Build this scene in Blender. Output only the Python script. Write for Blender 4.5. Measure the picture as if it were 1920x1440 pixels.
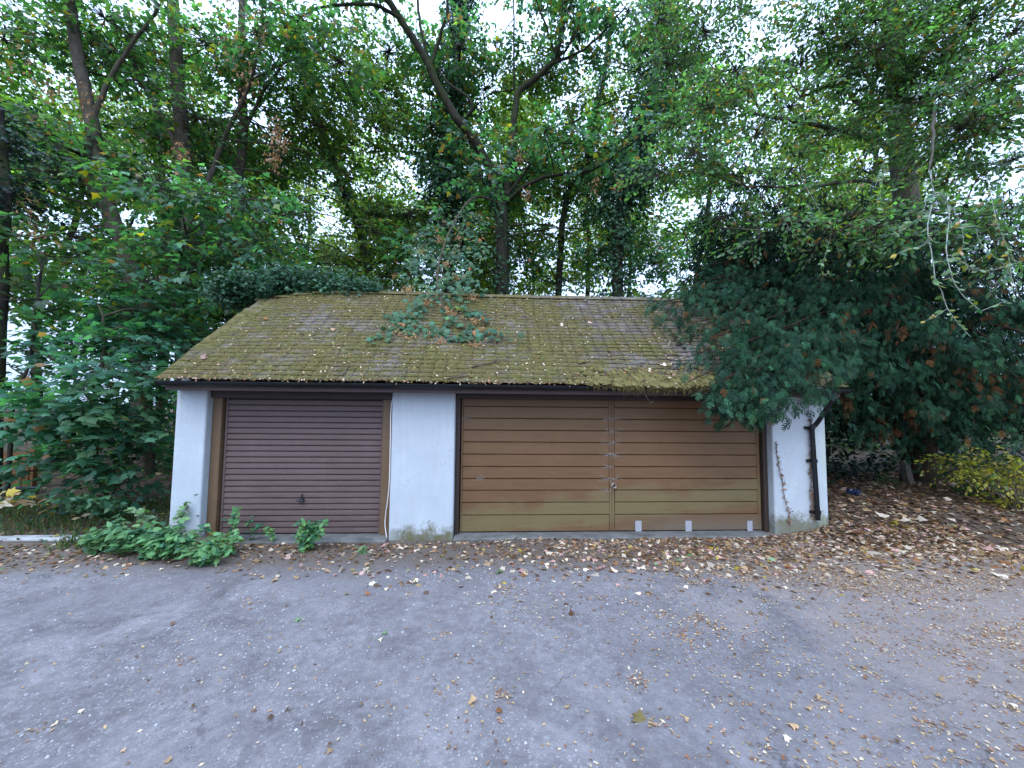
import bpy, math, random
import numpy as np
rng = np.random.default_rng(7)
random.seed(7)
S = bpy.context.scene
for o in list(bpy.data.objects):
    bpy.data.objects.remove(o)
COL = S.collection

# ------------------------------------------------------------------ camera, sky, sun, exposure
RAD = math.radians
F, YAW, PIT, ROL = 720.0, 3.0, 3.5, 0.55
CAM = np.array([0.0, -5.2, 1.75])
def rot(a, ax):
    c, s = math.cos(a), math.sin(a)
    if ax == 'x': return np.array([[1, 0, 0], [0, c, -s], [0, s, c]])
    return np.array([[c, -s, 0], [s, c, 0], [0, 0, 1]])
CM = rot(RAD(-YAW), 'z') @ rot(RAD(90 + PIT), 'x') @ rot(RAD(ROL), 'z')
cd = bpy.data.cameras.new('camera')
cam = bpy.data.objects.new('camera', cd); COL.objects.link(cam)
cd.sensor_width = 36.0; cd.lens = F / 1920 * 36; cd.clip_end = 600; cd.clip_start = 0.05
from mathutils import Matrix
mm = Matrix.Identity(4)
for i in range(3):
    for j in range(3): mm[i][j] = CM[i, j]
    mm[i][3] = CAM[i]
cam.matrix_world = mm
S.camera = cam

SUN_EL, SUN_AZ = 50.0, 200.0          # azimuth clockwise from +Y
w = bpy.data.worlds.new("World"); S.world = w; w.use_nodes = True
nt = w.node_tree; nt.nodes.clear()
sky = nt.nodes.new('ShaderNodeTexSky'); sky.sky_type = 'NISHITA'; sky.sun_disc = False
sky.sun_elevation = RAD(SUN_EL); sky.sun_rotation = RAD(SUN_AZ)
sky.air_density = 1.0; sky.dust_density = 4.0; sky.ozone_density = 1.5
hs = nt.nodes.new('ShaderNodeHueSaturation'); hs.inputs['Saturation'].default_value = 0.6
tc = nt.nodes.new('ShaderNodeTexCoord'); cn = nt.nodes.new('ShaderNodeTexNoise'); cn.inputs['Scale'].default_value = 2.2; cn.inputs['Detail'].default_value = 5
nt.links.new(tc.outputs['Generated'], cn.inputs['Vector'])
cl_ = nt.nodes.new('ShaderNodeValToRGB')                       # high overcast, thicker and thinner cloud
cl_.color_ramp.elements[0].position = 0.3; cl_.color_ramp.elements[0].color = (3.75, 5.2, 7.9, 1)
cl_.color_ramp.elements[1].position = 0.7; cl_.color_ramp.elements[1].color = (4.85, 6.5, 9.3, 1)
nt.links.new(cn.outputs['Fac'], cl_.inputs[0])
sx_ = nt.nodes.new('ShaderNodeSeparateXYZ'); nt.links.new(tc.outputs['Generated'], sx_.inputs[0])
mr_ = nt.nodes.new('ShaderNodeMapRange'); mr_.inputs[1].default_value = 0.0; mr_.inputs[2].default_value = 1.0; mr_.inputs[3].default_value = 0.62; mr_.inputs[4].default_value = 2.0
nt.links.new(sx_.outputs[2], mr_.inputs[0])                    # overcast sky: about twice as bright overhead as at the horizon
vm_ = nt.nodes.new('ShaderNodeVectorMath'); vm_.operation = 'SCALE'
nt.links.new(cl_.outputs[0], vm_.inputs[0]); nt.links.new(mr_.outputs[0], vm_.inputs['Scale'])
mx_ = nt.nodes.new('ShaderNodeMix'); mx_.data_type = 'RGBA'; mx_.inputs[0].default_value = 0.85
bg = nt.nodes.new('ShaderNodeBackground'); bg.inputs['Strength'].default_value = 0.13
wo = nt.nodes.new('ShaderNodeOutputWorld')
nt.links.new(sky.outputs[0], hs.inputs['Color']); nt.links.new(hs.outputs[0], mx_.inputs[6]); nt.links.new(vm_.outputs[0], mx_.inputs[7]); nt.links.new(mx_.outputs[2], bg.inputs['Color'])
nt.links.new(bg.outputs[0], wo.inputs['Surface'])
sl = bpy.data.lights.new('sun', 'SUN'); sl.energy = 0.5; sl.angle = RAD(30); sl.color = (1.0, 0.96, 0.9)
sun = bpy.data.objects.new('sun', sl); COL.objects.link(sun)
from mathutils import Vector
sd = Vector((math.sin(RAD(SUN_AZ)) * math.cos(RAD(SUN_EL)), math.cos(RAD(SUN_AZ)) * math.cos(RAD(SUN_EL)), math.sin(RAD(SUN_EL))))
sun.rotation_euler = sd.to_track_quat('Z', 'Y').to_euler()
sun.location = sd * 60
S.view_settings.view_transform = 'Standard'; S.view_settings.look = 'None'
S.view_settings.gamma = 1.0; S.view_settings.use_curve_mapping = False
S.view_settings.exposure = 1.22
S.cycles.max_bounces = 9; S.cycles.diffuse_bounces = 5; S.cycles.glossy_bounces = 2
S.cycles.transmission_bounces = 4; S.cycles.transparent_max_bounces = 4
S.cycles.caustics_reflective = False; S.cycles.caustics_refractive = False

# ------------------------------------------------------------------ helpers
def at(x, y, Y):
    d = CM @ np.array([(x - 960) / F, -(y - 720) / F, -1.0])
    return CAM + d * (Y - CAM[1]) / d[1]
def atp(pts, Y=None):
    return [at(p[0], p[1], p[2] if len(p) > 2 else Y) for p in pts]
def props(o, label=None, cat=None, group=None, kind=None):
    if label: o['label'] = label
    if cat: o['category'] = cat
    if group: o['group'] = group
    if kind: o['kind'] = kind
    return o
def link(name, me, parent=None):
    o = bpy.data.objects.new(name, me); COL.objects.link(o)
    if parent is not None: o.parent = parent
    return o
def empty(name, loc=(0, 0, 0)):
    o = bpy.data.objects.new(name, None); COL.objects.link(o); o.location = loc; o.empty_display_size = 0.2
    return o
def child(name, me, parent, loc=None):
    """mesh in world coordinates (parent is a translated Empty)"""
    o = link(name, me, parent)
    l = np.array(loc if loc is not None else (0, 0, 0), float)
    pl = np.zeros(3); p = parent
    while p is not None:
        pl += np.array(p.location); p = p.parent
    o.location = l - pl
    return o
def mesh_np(name, V, T, mat=None, col=None, smooth=False, mats=None, midx=None):
    """V (n,3), T (m,k) constant polygon size"""
    me = bpy.data.meshes.new(name)
    V = np.ascontiguousarray(V, dtype=np.float32); T = np.ascontiguousarray(T, dtype=np.int32)
    m, k = T.shape
    me.vertices.add(len(V)); me.vertices.foreach_set('co', V.ravel())
    me.loops.add(m * k); me.loops.foreach_set('vertex_index', T.ravel())
    me.polygons.add(m); me.polygons.foreach_set('loop_start', np.arange(0, m * k, k, dtype=np.int32))
    if smooth: me.polygons.foreach_set('use_smooth', np.ones(m, dtype=bool))
    me.update(calc_edges=True)
    if col is not None:
        a = me.attributes.new('col', 'FLOAT_COLOR', 'POINT')
        c4 = np.ones((len(V), 4), dtype=np.float32); c4[:, :3] = col
        a.data.foreach_set('color', c4.ravel())
    for m_ in (mats or ([mat] if mat else [])): me.materials.append(m_)
    if midx is not None: me.polygons.foreach_set('material_index', np.ascontiguousarray(midx, dtype=np.int32))
    return me
class MB:
    """mixed mesh collector (boxes, prisms, tubes)"""
    def __init__(s): s.v = []; s.f = []
    def add(s, V, Fs):
        b = len(s.v); s.v += [tuple(map(float, p)) for p in V]; s.f += [tuple(i + b for i in f) for f in Fs]
        return s
    def box(s, x0, x1, y0, y1, z0, z1):
        return s.add([(x0, y0, z0), (x1, y0, z0), (x1, y1, z0), (x0, y1, z0), (x0, y0, z1), (x1, y0, z1), (x1, y1, z1), (x0, y1, z1)],
              [(3, 2, 1, 0), (4, 5, 6, 7), (0, 1, 5, 4), (1, 2, 6, 5), (2, 3, 7, 6), (3, 0, 4, 7)])
    def prism_x(s, prof, x0, x1):
        """profile of (y,z) extruded along x"""
        n = len(prof)
        V = [(x0, y, z) for y, z in prof] + [(x1, y, z) for y, z in prof]
        Fs = [(i, (i + 1) % n, n + (i + 1) % n, n + i) for i in range(n)] + [tuple(range(n - 1, -1, -1)), tuple(range(n, 2 * n))]
        return s.add(V, Fs)
    def tube(s, pts, r, n=8, cap=True):
        V, T = tube_np([(pts, r, r)], n)
        return s.add(V, T.tolist())
    def build(s, name, mat, bevel=0, seg=1, smooth=False):
        me = bpy.data.meshes.new(name); me.from_pydata(s.v, [], s.f); me.materials.append(mat)
        if bevel:
            import bmesh
            bm = bmesh.new(); bm.from_mesh(me)
            bmesh.ops.recalc_face_normals(bm, faces=bm.faces)
            bmesh.ops.bevel(bm, geom=[e for e in bm.edges], offset=bevel, segments=seg, affect='EDGES', profile=0.5)
            bm.to_mesh(me); bm.free()
        if smooth:
            for p in me.polygons: p.use_smooth = True
        me.update(); return me
def tube_np(specs, n=6):
    """specs: list of (pts, r0, r1) -> one tube mesh of quads"""
    Vs, Ts, b = [], [], 0
    ang = np.linspace(0, 2 * np.pi, n, endpoint=False)
    for pts, r0, r1 in specs:
        P = np.asarray(pts, float); m = len(P)
        if m < 2: continue
        d = np.gradient(P, axis=0); d /= np.linalg.norm(d, axis=1)[:, None] + 1e-9
        ref = np.where(np.abs(d[:, 2:3]) < 0.8, np.array([[0, 0, 1.0]]), np.array([[1.0, 0, 0]]))
        a = np.cross(d, ref); a /= np.linalg.norm(a, axis=1)[:, None] + 1e-9
        c = np.cross(d, a)
        # keep frames from flipping
        for i in range(1, m):
            if np.dot(a[i], a[i - 1]) < 0: a[i] *= -1; c[i] *= -1
        r = np.linspace(r0, r1, m)[:, None, None]
        V = P[:, None, :] + r * (np.cos(ang)[None, :, None] * a[:, None, :] + np.sin(ang)[None, :, None] * c[:, None, :])
        Vs.append(V.reshape(-1, 3))
        i = np.arange(m - 1)[:, None] * n; j = np.arange(n)[None, :]; j2 = (j + 1) % n
        T = np.stack([i + j, i + j2, i + n + j2, i + n + j], -1).reshape(-1, 4) + b
        Ts.append(T); b += m * n
    return np.concatenate(Vs), np.concatenate(Ts)
def smooth_path(pts, n=None, jit=0.0):
    P = np.asarray(pts, float)
    if len(P) < 3: 
        t = np.linspace(0, 1, n or 4)[:, None]; Q = P[0] * (1 - t) + P[-1] * t
    else:
        out = []
        E = np.vstack([2 * P[0] - P[1], P, 2 * P[-1] - P[-2]])
        k = max(2, int(math.ceil((n or len(P) * 3) / (len(P) - 1))))
        for i in range(1, len(E) - 2):
            for t in np.linspace(0, 1, k, endpoint=False):
                p0, p1, p2, p3 = E[i - 1], E[i], E[i + 1], E[i + 2]
                out.append(0.5 * ((2 * p1) + (-p0 + p2) * t + (2 * p0 - 5 * p1 + 4 * p2 - p3) * t * t + (-p0 + 3 * p1 - 3 * p2 + p3) * t ** 3))
        out.append(P[-1]); Q = np.array(out)
    if jit: Q = Q + rng.normal(0, jit, Q.shape)
    return Q
def unit(a): return a / (np.linalg.norm(a, axis=-1, keepdims=True) + 1e-9)
def rand_dirs(n):
    return unit(rng.normal(size=(n, 3)))

# ------------------------------------------------------------------ materials
def nodes(name):
    m = bpy.data.materials.new(name); m.use_nodes = True
    t = m.node_tree; t.nodes.clear()
    out = t.nodes.new('ShaderNodeOutputMaterial')
    return m, t, out
class NT:
    def __init__(s, t): s.t = t
    def n(s, ty, **kw):
        nd = s.t.nodes.new(ty)
        for k, v in kw.items():
            if hasattr(nd, k) and k not in nd.inputs: setattr(nd, k, v)
            else: nd.inputs[k].default_value = v
        return nd
    def l(s, a, b): s.t.links.new(a, b)
    def noise(s, vec, scale, detail=4, rough=0.55, dist=0.0):
        nd = s.n('ShaderNodeTexNoise'); nd.inputs['Scale'].default_value = scale
        nd.inputs['Detail'].default_value = detail; nd.inputs['Roughness'].default_value = rough
        nd.inputs['Distortion'].default_value = dist
        s.l(vec, nd.inputs['Vector']); return nd.outputs['Fac']
    def ramp(s, fac, stops):
        nd = s.n('ShaderNodeValToRGB'); cr = nd.color_ramp
        while len(cr.elements) < len(stops): cr.elements.new(0.5)
        for e, (p, c) in zip(cr.elements, stops):
            e.position = p; e.color = (c, c, c, 1) if not hasattr(c, '__len__') else (*c, 1)
        s.l(fac, nd.inputs[0]); return nd.outputs[0]
    def mix(s, fac, a, b):
        nd = s.n('ShaderNodeMix'); nd.data_type = 'RGBA'
        for so, v in ((nd.inputs[0], fac), (nd.inputs[6], a), (nd.inputs[7], b)):
            if hasattr(v, 'is_linked') or hasattr(v, 'links'): s.l(v, so)
            elif hasattr(v, '__len__'): so.default_value = (*v, 1)
            else: so.default_value = v
        return nd.outputs[2]
    def math(s, op, a, b=0.0, clamp=False):
        nd = s.n('ShaderNodeMath'); nd.operation = op; nd.use_clamp = clamp
        for so, v in ((nd.inputs[0], a), (nd.inputs[1], b)):
            if hasattr(v, 'links'): s.l(v, so)
            else: so.default_value = v
        return nd.outputs[0]
    def maprange(s, v, a, b, c=0.0, d=1.0):
        nd = s.n('ShaderNodeMapRange'); nd.inputs[1].default_value = a; nd.inputs[2].default_value = b
        nd.inputs[3].default_value = c; nd.inputs[4].default_value = d
        s.l(v, nd.inputs[0]); return nd.outputs[0]
    def pos(s):
        g = s.n('ShaderNodeNewGeometry'); sp = s.n('ShaderNodeSeparateXYZ'); s.l(g.outputs['Position'], sp.inputs[0])
        return g.outputs['Position'], sp.outputs[0], sp.outputs[1], sp.outputs[2]
    def bump(s, h, strength=0.3, dist=0.02):
        b = s.n('ShaderNodeBump'); b.inputs['Strength'].default_value = strength; b.inputs['Distance'].default_value = dist
        s.l(h, b.inputs['Height']); return b.outputs[0]
    def bsdf(s, col, rough=0.7, spec=0.3, normal=None):
        p = s.n('ShaderNodeBsdfPrincipled')
        for so, v in ((p.inputs['Base Color'], col), (p.inputs['Roughness'], rough)):
            if hasattr(v, 'links'): s.l(v, so)
            elif hasattr(v, '__len__'): so.default_value = (*v, 1)
            else: so.default_value = v
        p.inputs['Specular IOR Level'].default_value = spec
        if normal is not None: s.l(normal, p.inputs['Normal'])
        return p.outputs[0]
def leaf_mat(name, rough=0.5, spec=0.35, trans=0.4, fixed=None, tcol=(1.6, 1.8, 0.65)):
    m, t, out = nodes(name); N = NT(t)
    if fixed is None:
        a = N.n('ShaderNodeAttribute'); a.attribute_name = 'col'; c = a.outputs['Color']
    else:
        r = N.n('ShaderNodeRGB'); r.outputs[0].default_value = (*fixed, 1)
        oi = N.n('ShaderNodeObjectInfo')
        hv = N.n('ShaderNodeHueSaturation'); N.l(r.outputs[0], hv.inputs['Color'])
        N.l(N.maprange(oi.outputs['Random'], 0, 1, 0.65, 1.35), hv.inputs['Value']); c = hv.outputs[0]
    p = N.bsdf(c, rough, spec)
    if trans > 0:
        tr = N.n('ShaderNodeBsdfTranslucent')
        vm = N.n('ShaderNodeMix'); vm.data_type = 'RGBA'; vm.blend_type = 'MULTIPLY'; vm.inputs[0].default_value = 1.0
        N.l(c, vm.inputs[6]); vm.inputs[7].default_value = (*tcol, 1)
        N.l(vm.outputs[2], tr.inputs['Color'])
        ms = N.n('ShaderNodeMixShader'); ms.inputs[0].default_value = trans
        N.l(p, ms.inputs[1]); N.l(tr.outputs[0], ms.inputs[2]); N.l(ms.outputs[0], out.inputs[0])
    else: N.l(p, out.inputs[0])
    return m
def simple(name, col, rough=0.6, spec=0.3, var=0.25, scale=8, bump=0.15, bscale=60, bdist=0.005, stretch=None, metallic=0):
    m, t, out = nodes(name); N = NT(t)
    P, x, y, z = N.pos()
    if stretch:
        mp = N.n('ShaderNodeMapping'); mp.inputs['Scale'].default_value = stretch; N.l(P, mp.inputs['Vector']); P = mp.outputs[0]
    f = N.noise(P, scale, 6, 0.6)
    c = N.mix(N.ramp(f, [(0.3, 0.0), (0.7, 1.0)]), tuple(v * (1 - var) for v in col), tuple(v * (1 + var) for v in col))
    b = N.bump(N.noise(P, bscale, 5, 0.6), bump, bdist) if bump else None
    N.l(N.bsdf(c, rough, spec, b), out.inputs[0])
    return m
def bark(name, col, green=0.3):
    m, t, out = nodes(name); N = NT(t)
    P, x, y, z = N.pos()
    mp = N.n('ShaderNodeMapping'); mp.inputs['Scale'].default_value = (1, 1, 0.3); N.l(P, mp.inputs['Vector'])
    f = N.noise(mp.outputs[0], 9, 6, 0.65); g = N.noise(P, 2.5, 4)
    c = N.mix(N.ramp(f, [(0.35, 0.0), (0.7, 1.0)]), tuple(v * 0.5 for v in col), tuple(v * 1.4 for v in col))
    c = N.mix(N.math('MULTIPLY', N.ramp(g, [(0.42, 0.0), (0.62, 1.0)]), green), c, (0.045, 0.06, 0.022))
    N.l(N.bsdf(c, 0.9, 0.1, N.bump(f, 0.6, 0.03)), out.inputs[0])
    return m
M = {}
M['syc'] = leaf_mat('sycamore_leaf', 0.42, 0.5, 0.52)
M['ivy'] = leaf_mat('ivy_leaf', 0.5, 0.3, 0.15)
M['beech'] = leaf_mat('beech_leaf', 0.4, 0.5, 0.5)
M['yew'] = leaf_mat('yew_needles', 0.75, 0.12, 0.15)
M['weed'] = leaf_mat('weed_leaf', 0.5, 0.35, 0.35)
M['dry'] = leaf_mat('dry_leaf', 0.75, 0.2, 0.25, tcol=(1.1, 0.9, 0.6))
M['bark'] = bark('bark_grey_brown', (0.085, 0.07, 0.055))
M['bark_dark'] = bark('bark_dark', (0.036, 0.03, 0.025), 0.6)
M['bark_yew'] = bark('bark_yew', (0.05, 0.03, 0.022), 0.1)
M['twig'] = bark('twig', (0.09, 0.07, 0.05), 0.2)
M['pale_twig'] = simple('pale_twig', (0.34, 0.36, 0.31), 0.7, 0.2, 0.3, 20)
M['stem_green'] = simple('green_stem', (0.07, 0.12, 0.04), 0.6, 0.3, 0.2, 20)
LEAFCOL = {'green': (0.045, 0.14, 0.075), 'teal': (0.05, 0.118, 0.046), 'olive': (0.24, 0.18, 0.055), 'pale_green': (0.064, 0.165, 0.09), 'lime': (0.13, 0.17, 0.02), 'yellow': (0.36, 0.27, 0.03),
           'tan': (0.42, 0.27, 0.15), 'cream': (0.7, 0.57, 0.44), 'pink': (0.58, 0.34, 0.3), 'rust': (0.3, 0.12, 0.04),
           'brown': (0.14, 0.075, 0.035), 'pale': (0.2, 0.3, 0.16), 'grass': (0.13, 0.25, 0.085), 'bright': (0.115, 0.275, 0.105)}
for k, c in LEAFCOL.items():
    M['leaf_' + k] = leaf_mat('leaf_' + k, 0.5, 0.35, 0.3, fixed=c, tcol=(1.3, 1.4, 0.7))

# painted render
def white_render():
    m, t, out = nodes('white_render'); N = NT(t)
    P, x, y, z = N.pos()
    n1 = N.noise(P, 3.0, 6, 0.6); n2 = N.noise(P, 26, 5, 0.6); n3 = N.noise(P, 7, 6, 0.7)
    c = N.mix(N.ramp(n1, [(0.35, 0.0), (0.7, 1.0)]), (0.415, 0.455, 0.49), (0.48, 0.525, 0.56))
    # flakes of bare render
    c = N.mix(N.ramp(N.noise(P, 16, 6, 0.7), [(0.66, 0.0), (0.69, 0.7)]), c, (0.4, 0.4, 0.38))
    # pale drips, vertical
    mp = N.n('ShaderNodeMapping'); mp.inputs['Scale'].default_value = (22, 22, 1.6); N.l(P, mp.inputs['Vector'])
    c = N.mix(N.math('MULTIPLY', N.ramp(N.noise(mp.outputs[0], 1, 4), [(0.55, 0.0), (0.75, 1.0)]), 0.45), c, (0.4, 0.4, 0.38))
    # top band of old plaster under the soffit
    c = N.mix(N.math('MULTIPLY', N.ramp(N.math('ADD', z, N.math('MULTIPLY', n1, 0.05)), [(0.0, 0.0), (1.0, 1.0)]), 0.0), c, (0.4, 0.38, 0.36))
    vc = N.n('ShaderNodeTexVoronoi'); vc.feature = 'DISTANCE_TO_EDGE'; vc.inputs['Scale'].default_value = 1.7
    wv = N.n('ShaderNodeVectorMath'); wv.operation = 'ADD'; nz = N.n('ShaderNodeTexNoise'); nz.inputs['Scale'].default_value = 3; nz.inputs['Detail'].default_value = 6; N.l(P, nz.inputs['Vector']); N.l(P, wv.inputs[0]); N.l(nz.outputs['Color'], wv.inputs[1]); N.l(wv.outputs[0], vc.inputs['Vector'])
    c = N.mix(N.math('MULTIPLY', N.ramp(vc.outputs['Distance'], [(0.0, 1.0), (0.008, 0.0)]), N.ramp(n1, [(0.48, 0.0), (0.58, 0.85)])), c, (0.3, 0.29, 0.27))
    runs = N.math('MULTIPLY', N.ramp(N.noise(mp.outputs[0], 0.8, 5, 0.6), [(0.5, 0.0), (0.75, 1.0)]), N.maprange(z, 1.1, 1.95, 0.0, 0.75))
    c = N.mix(runs, c, (0.36, 0.34, 0.31))
    # algae and splash dirt rising from the ground
    h = N.math('SUBTRACT', N.math('ADD', N.math('ADD', N.maprange(x, 3.5, 4.0, 0.0, 0.22), N.math('MULTIPLY', n3, 0.75)), N.math('MULTIPLY', n2, 0.3)), N.math('MULTIPLY', z, 1.5))
    dirt = N.ramp(h, [(0.22, 0.0), (0.42, 1.0)])
    xm = N.maprange(N.math('ABSOLUTE', N.math('SUBTRACT', x, -0.85)), 0.3, 0.5, 1, 0.25)
    xr = N.maprange(x, 3.5, 4.0, 0, 0.9)
    dm = N.math('MULTIPLY', dirt, N.math('MAXIMUM', xm, xr))
    gcol = N.mix(N.ramp(N.noise(P, 12, 5), [(0.4, 0.0), (0.65, 1.0)]), (0.13, 0.125, 0.055), (0.16, 0.15, 0.12))
    c = N.mix(dm, c, gcol)
    # green run on the right pier beside the pipe
    gr = N.math('MULTIPLY', N.maprange(x, 4.45, 4.6, 0, 0.6), N.ramp(N.noise(mp.outputs[0], 0.5, 4), [(0.35, 0.0), (0.7, 1.0)]))
    c = N.mix(gr, c, (0.42, 0.47, 0.33))
    hgt = N.math('ADD', N.math('MULTIPLY', N.noise(P, 90, 4), 0.5), N.math('MULTIPLY', n2, 1.0))
    N.l(N.bsdf(c, 0.65, 0.3, N.bump(hgt, 0.35, 0.008)), out.inputs[0])
    return m
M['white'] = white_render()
def paint(name, col, algae=False, purple=False):
    m, t, out = nodes(name); N = NT(t)
    P, x, y, z = N.pos()
    mp = N.n('ShaderNodeMapping'); mp.inputs['Scale'].default_value = (1.2, 1, 14); N.l(P, mp.inputs['Vector'])
    f = N.noise(mp.outputs[0], 3, 6, 0.6); g = N.noise(P, 2.2, 6, 0.6); sp = N.noise(P, 55, 3, 0.6)
    c = N.mix(N.ramp(f, [(0.35, 0.0), (0.7, 1.0)]), tuple(v * 0.88 for v in col), tuple(v * 1.1 for v in col))
    c = N.mix(N.math('MULTIPLY', N.ramp(g, [(0.45, 0.0), (0.75, 1.0)]), 0.35), c, tuple(v * 1.35 + 0.012 for v in col))
    mg = N.n('ShaderNodeMapping'); mg.inputs['Scale'].default_value = (2.5, 1, 60); N.l(P, mg.inputs['Vector'])
    c = N.mix(N.math('MULTIPLY', N.ramp(N.noise(mg.outputs[0], 2, 6, 0.7), [(0.45, 0.0), (0.7, 1.0)]), 0.3), c, tuple(v * 0.55 for v in col))
    mv = N.n('ShaderNodeMapping'); mv.inputs['Scale'].default_value = (30, 1, 1.5); N.l(P, mv.inputs['Vector'])
    c = N.mix(N.math('MULTIPLY', N.ramp(N.noise(mv.outputs[0], 1, 5, 0.65), [(0.58, 0.0), (0.75, 1.0)]), 0.22), c, tuple(v * 1.5 + 0.03 for v in col))
    c = N.mix(N.math('MULTIPLY', N.ramp(N.noise(P, 7, 8, 0.75), [(0.66, 0.0), (0.74, 1.0)]), 0.35), c, tuple(v * 1.7 + 0.03 for v in col))
    if algae:
        # algae on the lower boards, streaky with soft edges
        zz = N.math('SUBTRACT', 1.0, N.math('MULTIPLY', N.math('ABSOLUTE', N.math('SUBTRACT', z, N.maprange(x, -0.4, 3.9, 0.16, 0.55))), 2.6))
        h = N.math('ADD', N.math('MULTIPLY', N.math('SUBTRACT', g, 0.5), 1.5), zz)
        st = N.noise(mp.outputs[0], 1.4, 5, 0.65)
        a = N.ramp(N.math('ADD', h, N.math('MULTIPLY', N.math('SUBTRACT', st, 0.5), 0.8)), [(0.3, 0.0), (0.75, 1.0)])
        c = N.mix(N.math('MULTIPLY', a, 0.7), c, N.mix(st, (0.15, 0.115, 0.042), (0.185, 0.16, 0.08)))
        # greyish splash on the lowest boards to the right
        b = N.math('MULTIPLY', N.maprange(z, 0.12, 0.32, 1, 0), N.maprange(x, 1.6, 2.6, 0, 0.7))
        c = N.mix(b, c, (0.14, 0.115, 0.085))
    c = N.mix(N.ramp(sp, [(0.74, 0.0), (0.77, 0.5)]), c, (0.3, 0.27, 0.22))
    rr = N.maprange(f, 0.3, 0.7, 0.42, 0.62)
    N.l(N.bsdf(c, rr, 0.35, N.bump(N.math('ADD', f, N.math('MULTIPLY', sp, 0.4)), 0.12, 0.006)), out.inputs[0])
    return m
M['brown_paint'] = paint('brown_board_paint', (0.152, 0.081, 0.036), True)
M['plum_paint'] = paint('plum_brown_steel_paint', (0.115, 0.075, 0.07))
M['frame_paint'] = paint('frame_paint', (0.14, 0.085, 0.045))
M['fascia'] = paint('fascia_paint', (0.075, 0.048, 0.045))
M['dark_wood_shade'] = paint('dark_wood_shade', (0.04, 0.026, 0.02))  # dark timber; on the lintels the tone stands in for eave shade
M['black_plastic'] = simple('black_plastic', (0.008, 0.009, 0.011), 0.4, 0.3, 0.3, 6, 0.1, 40)
M['dark_iron'] = simple('dark_iron', (0.02, 0.024, 0.028), 0.35, 0.5)
M['chrome'] = simple('dull_chrome', (0.6, 0.6, 0.62), 0.35, 0.6, 0.1)
M['tape'] = simple('grey_tape', (0.34, 0.34, 0.37), 0.5, 0.4, 0.08, 20, 0.2, 60)
M['cable'] = simple('white_cable', (0.72, 0.68, 0.66), 0.5, 0.3, 0.08)
M['web'] = simple('cobweb', (0.55, 0.55, 0.58), 0.9, 0.1, 0.2)
M['concrete'] = simple('concrete', (0.15, 0.148, 0.142), 0.9, 0.2, 0.35, 5, 0.5, 70, 0.006)
M['kerb'] = simple('kerb_concrete', (0.37, 0.37, 0.37), 0.85, 0.2, 0.25, 6, 0.4, 60, 0.006)
M['post'] = simple('old_concrete_post', (0.17, 0.15, 0.13), 0.9, 0.1, 0.35, 8, 0.5, 50)
M['fence'] = simple('orange_fence_timber', (0.15, 0.066, 0.026), 0.7, 0.2, 0.35, 4, 0.2, 40, 0.004, (0.4, 1, 8))
M['navy'] = simple('navy_plastic', (0.008, 0.016, 0.05), 0.35, 0.5, 0.2)
M['soil'] = simple('soil', (0.085, 0.062, 0.046), 0.95, 0.05, 0.5, 3, 0.7, 25, 0.03)
M['stone'] = simple('stone_chip', (0.34, 0.33, 0.34), 0.8, 0.25, 0.5, 30)
M['moss'] = simple('moss', (0.135, 0.115, 0.044), 0.95, 0.05, 0.5, 9, 0.8, 140, 0.01)
M['stick'] = simple('stick', (0.09, 0.065, 0.05), 0.85, 0.1, 0.4, 12)
M['brick'] = simple('far_render', (0.5, 0.5, 0.52), 0.8, 0.2, 0.1, 2)
M['slate'] = simple('far_roof', (0.2, 0.1, 0.07), 0.8, 0.2, 0.3, 6)
M['glass'] = simple('dark_glass', (0.02, 0.025, 0.03), 0.1, 0.6, 0.1)
def tile_mat():
    m, t, out = nodes('mossy_clay_tile'); N = NT(t)
    P, x, y, z = N.pos()
    oi = N.n('ShaderNodeObjectInfo')
    big = N.noise(P, 0.9, 5, 0.6); fine = N.noise(P, 9, 6, 0.7); ff = N.noise(P, 45, 4, 0.65)
    mpx = N.n('ShaderNodeMapping'); mpx.inputs['Scale'].default_value = (1, 2.6, 2.6); N.l(P, mpx.inputs['Vector'])
    cell = N.n('ShaderNodeTexNoise'); cell.inputs['Scale'].default_value = 4.5; cell.inputs['Detail'].default_value = 2; N.l(P, cell.inputs['Vector'])
    base = N.mix(N.ramp(cell.outputs['Fac'], [(0.35, 0.0), (0.65, 1.0)]), (0.115, 0.088, 0.077), (0.215, 0.185, 0.17))
    base = N.mix(N.ramp(ff, [(0.56, 0.0), (0.68, 0.7)]), base, (0.36, 0.36, 0.35))        # lichen
    # the moss: thick on the left and centre, thin on the right-hand third
    right = N.maprange(x, 0.8, 2.6, 0.0, 0.06)
    v = N.math('SUBTRACT', N.math('ADD', N.math('MULTIPLY', big, 0.65), N.math('MULTIPLY', N.noise(mpx.outputs[0], 4, 5, 0.65), 0.6)), right)
    mk = N.ramp(v, [(0.49, 0.0), (0.64, 1.0)])
    mc = N.mix(N.ramp(ff, [(0.35, 0.0), (0.7, 1.0)]), (0.09, 0.08, 0.03), (0.185, 0.168, 0.058))
    mc = N.mix(N.ramp(N.noise(P, 2.1, 4), [(0.4, 0.0), (0.65, 0.7)]), mc, (0.135, 0.105, 0.05))
    c = N.mix(mk, base, mc)
    hgt = N.math('ADD', N.math('MULTIPLY', mk, N.math('ADD', ff, 0.5)), N.math('MULTIPLY', fine, 0.3))
    N.l(N.bsdf(c, 0.92, 0.12, N.bump(hgt, 0.7, 0.015)), out.inputs[0])
    return m
M['tile'] = tile_mat()
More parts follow.
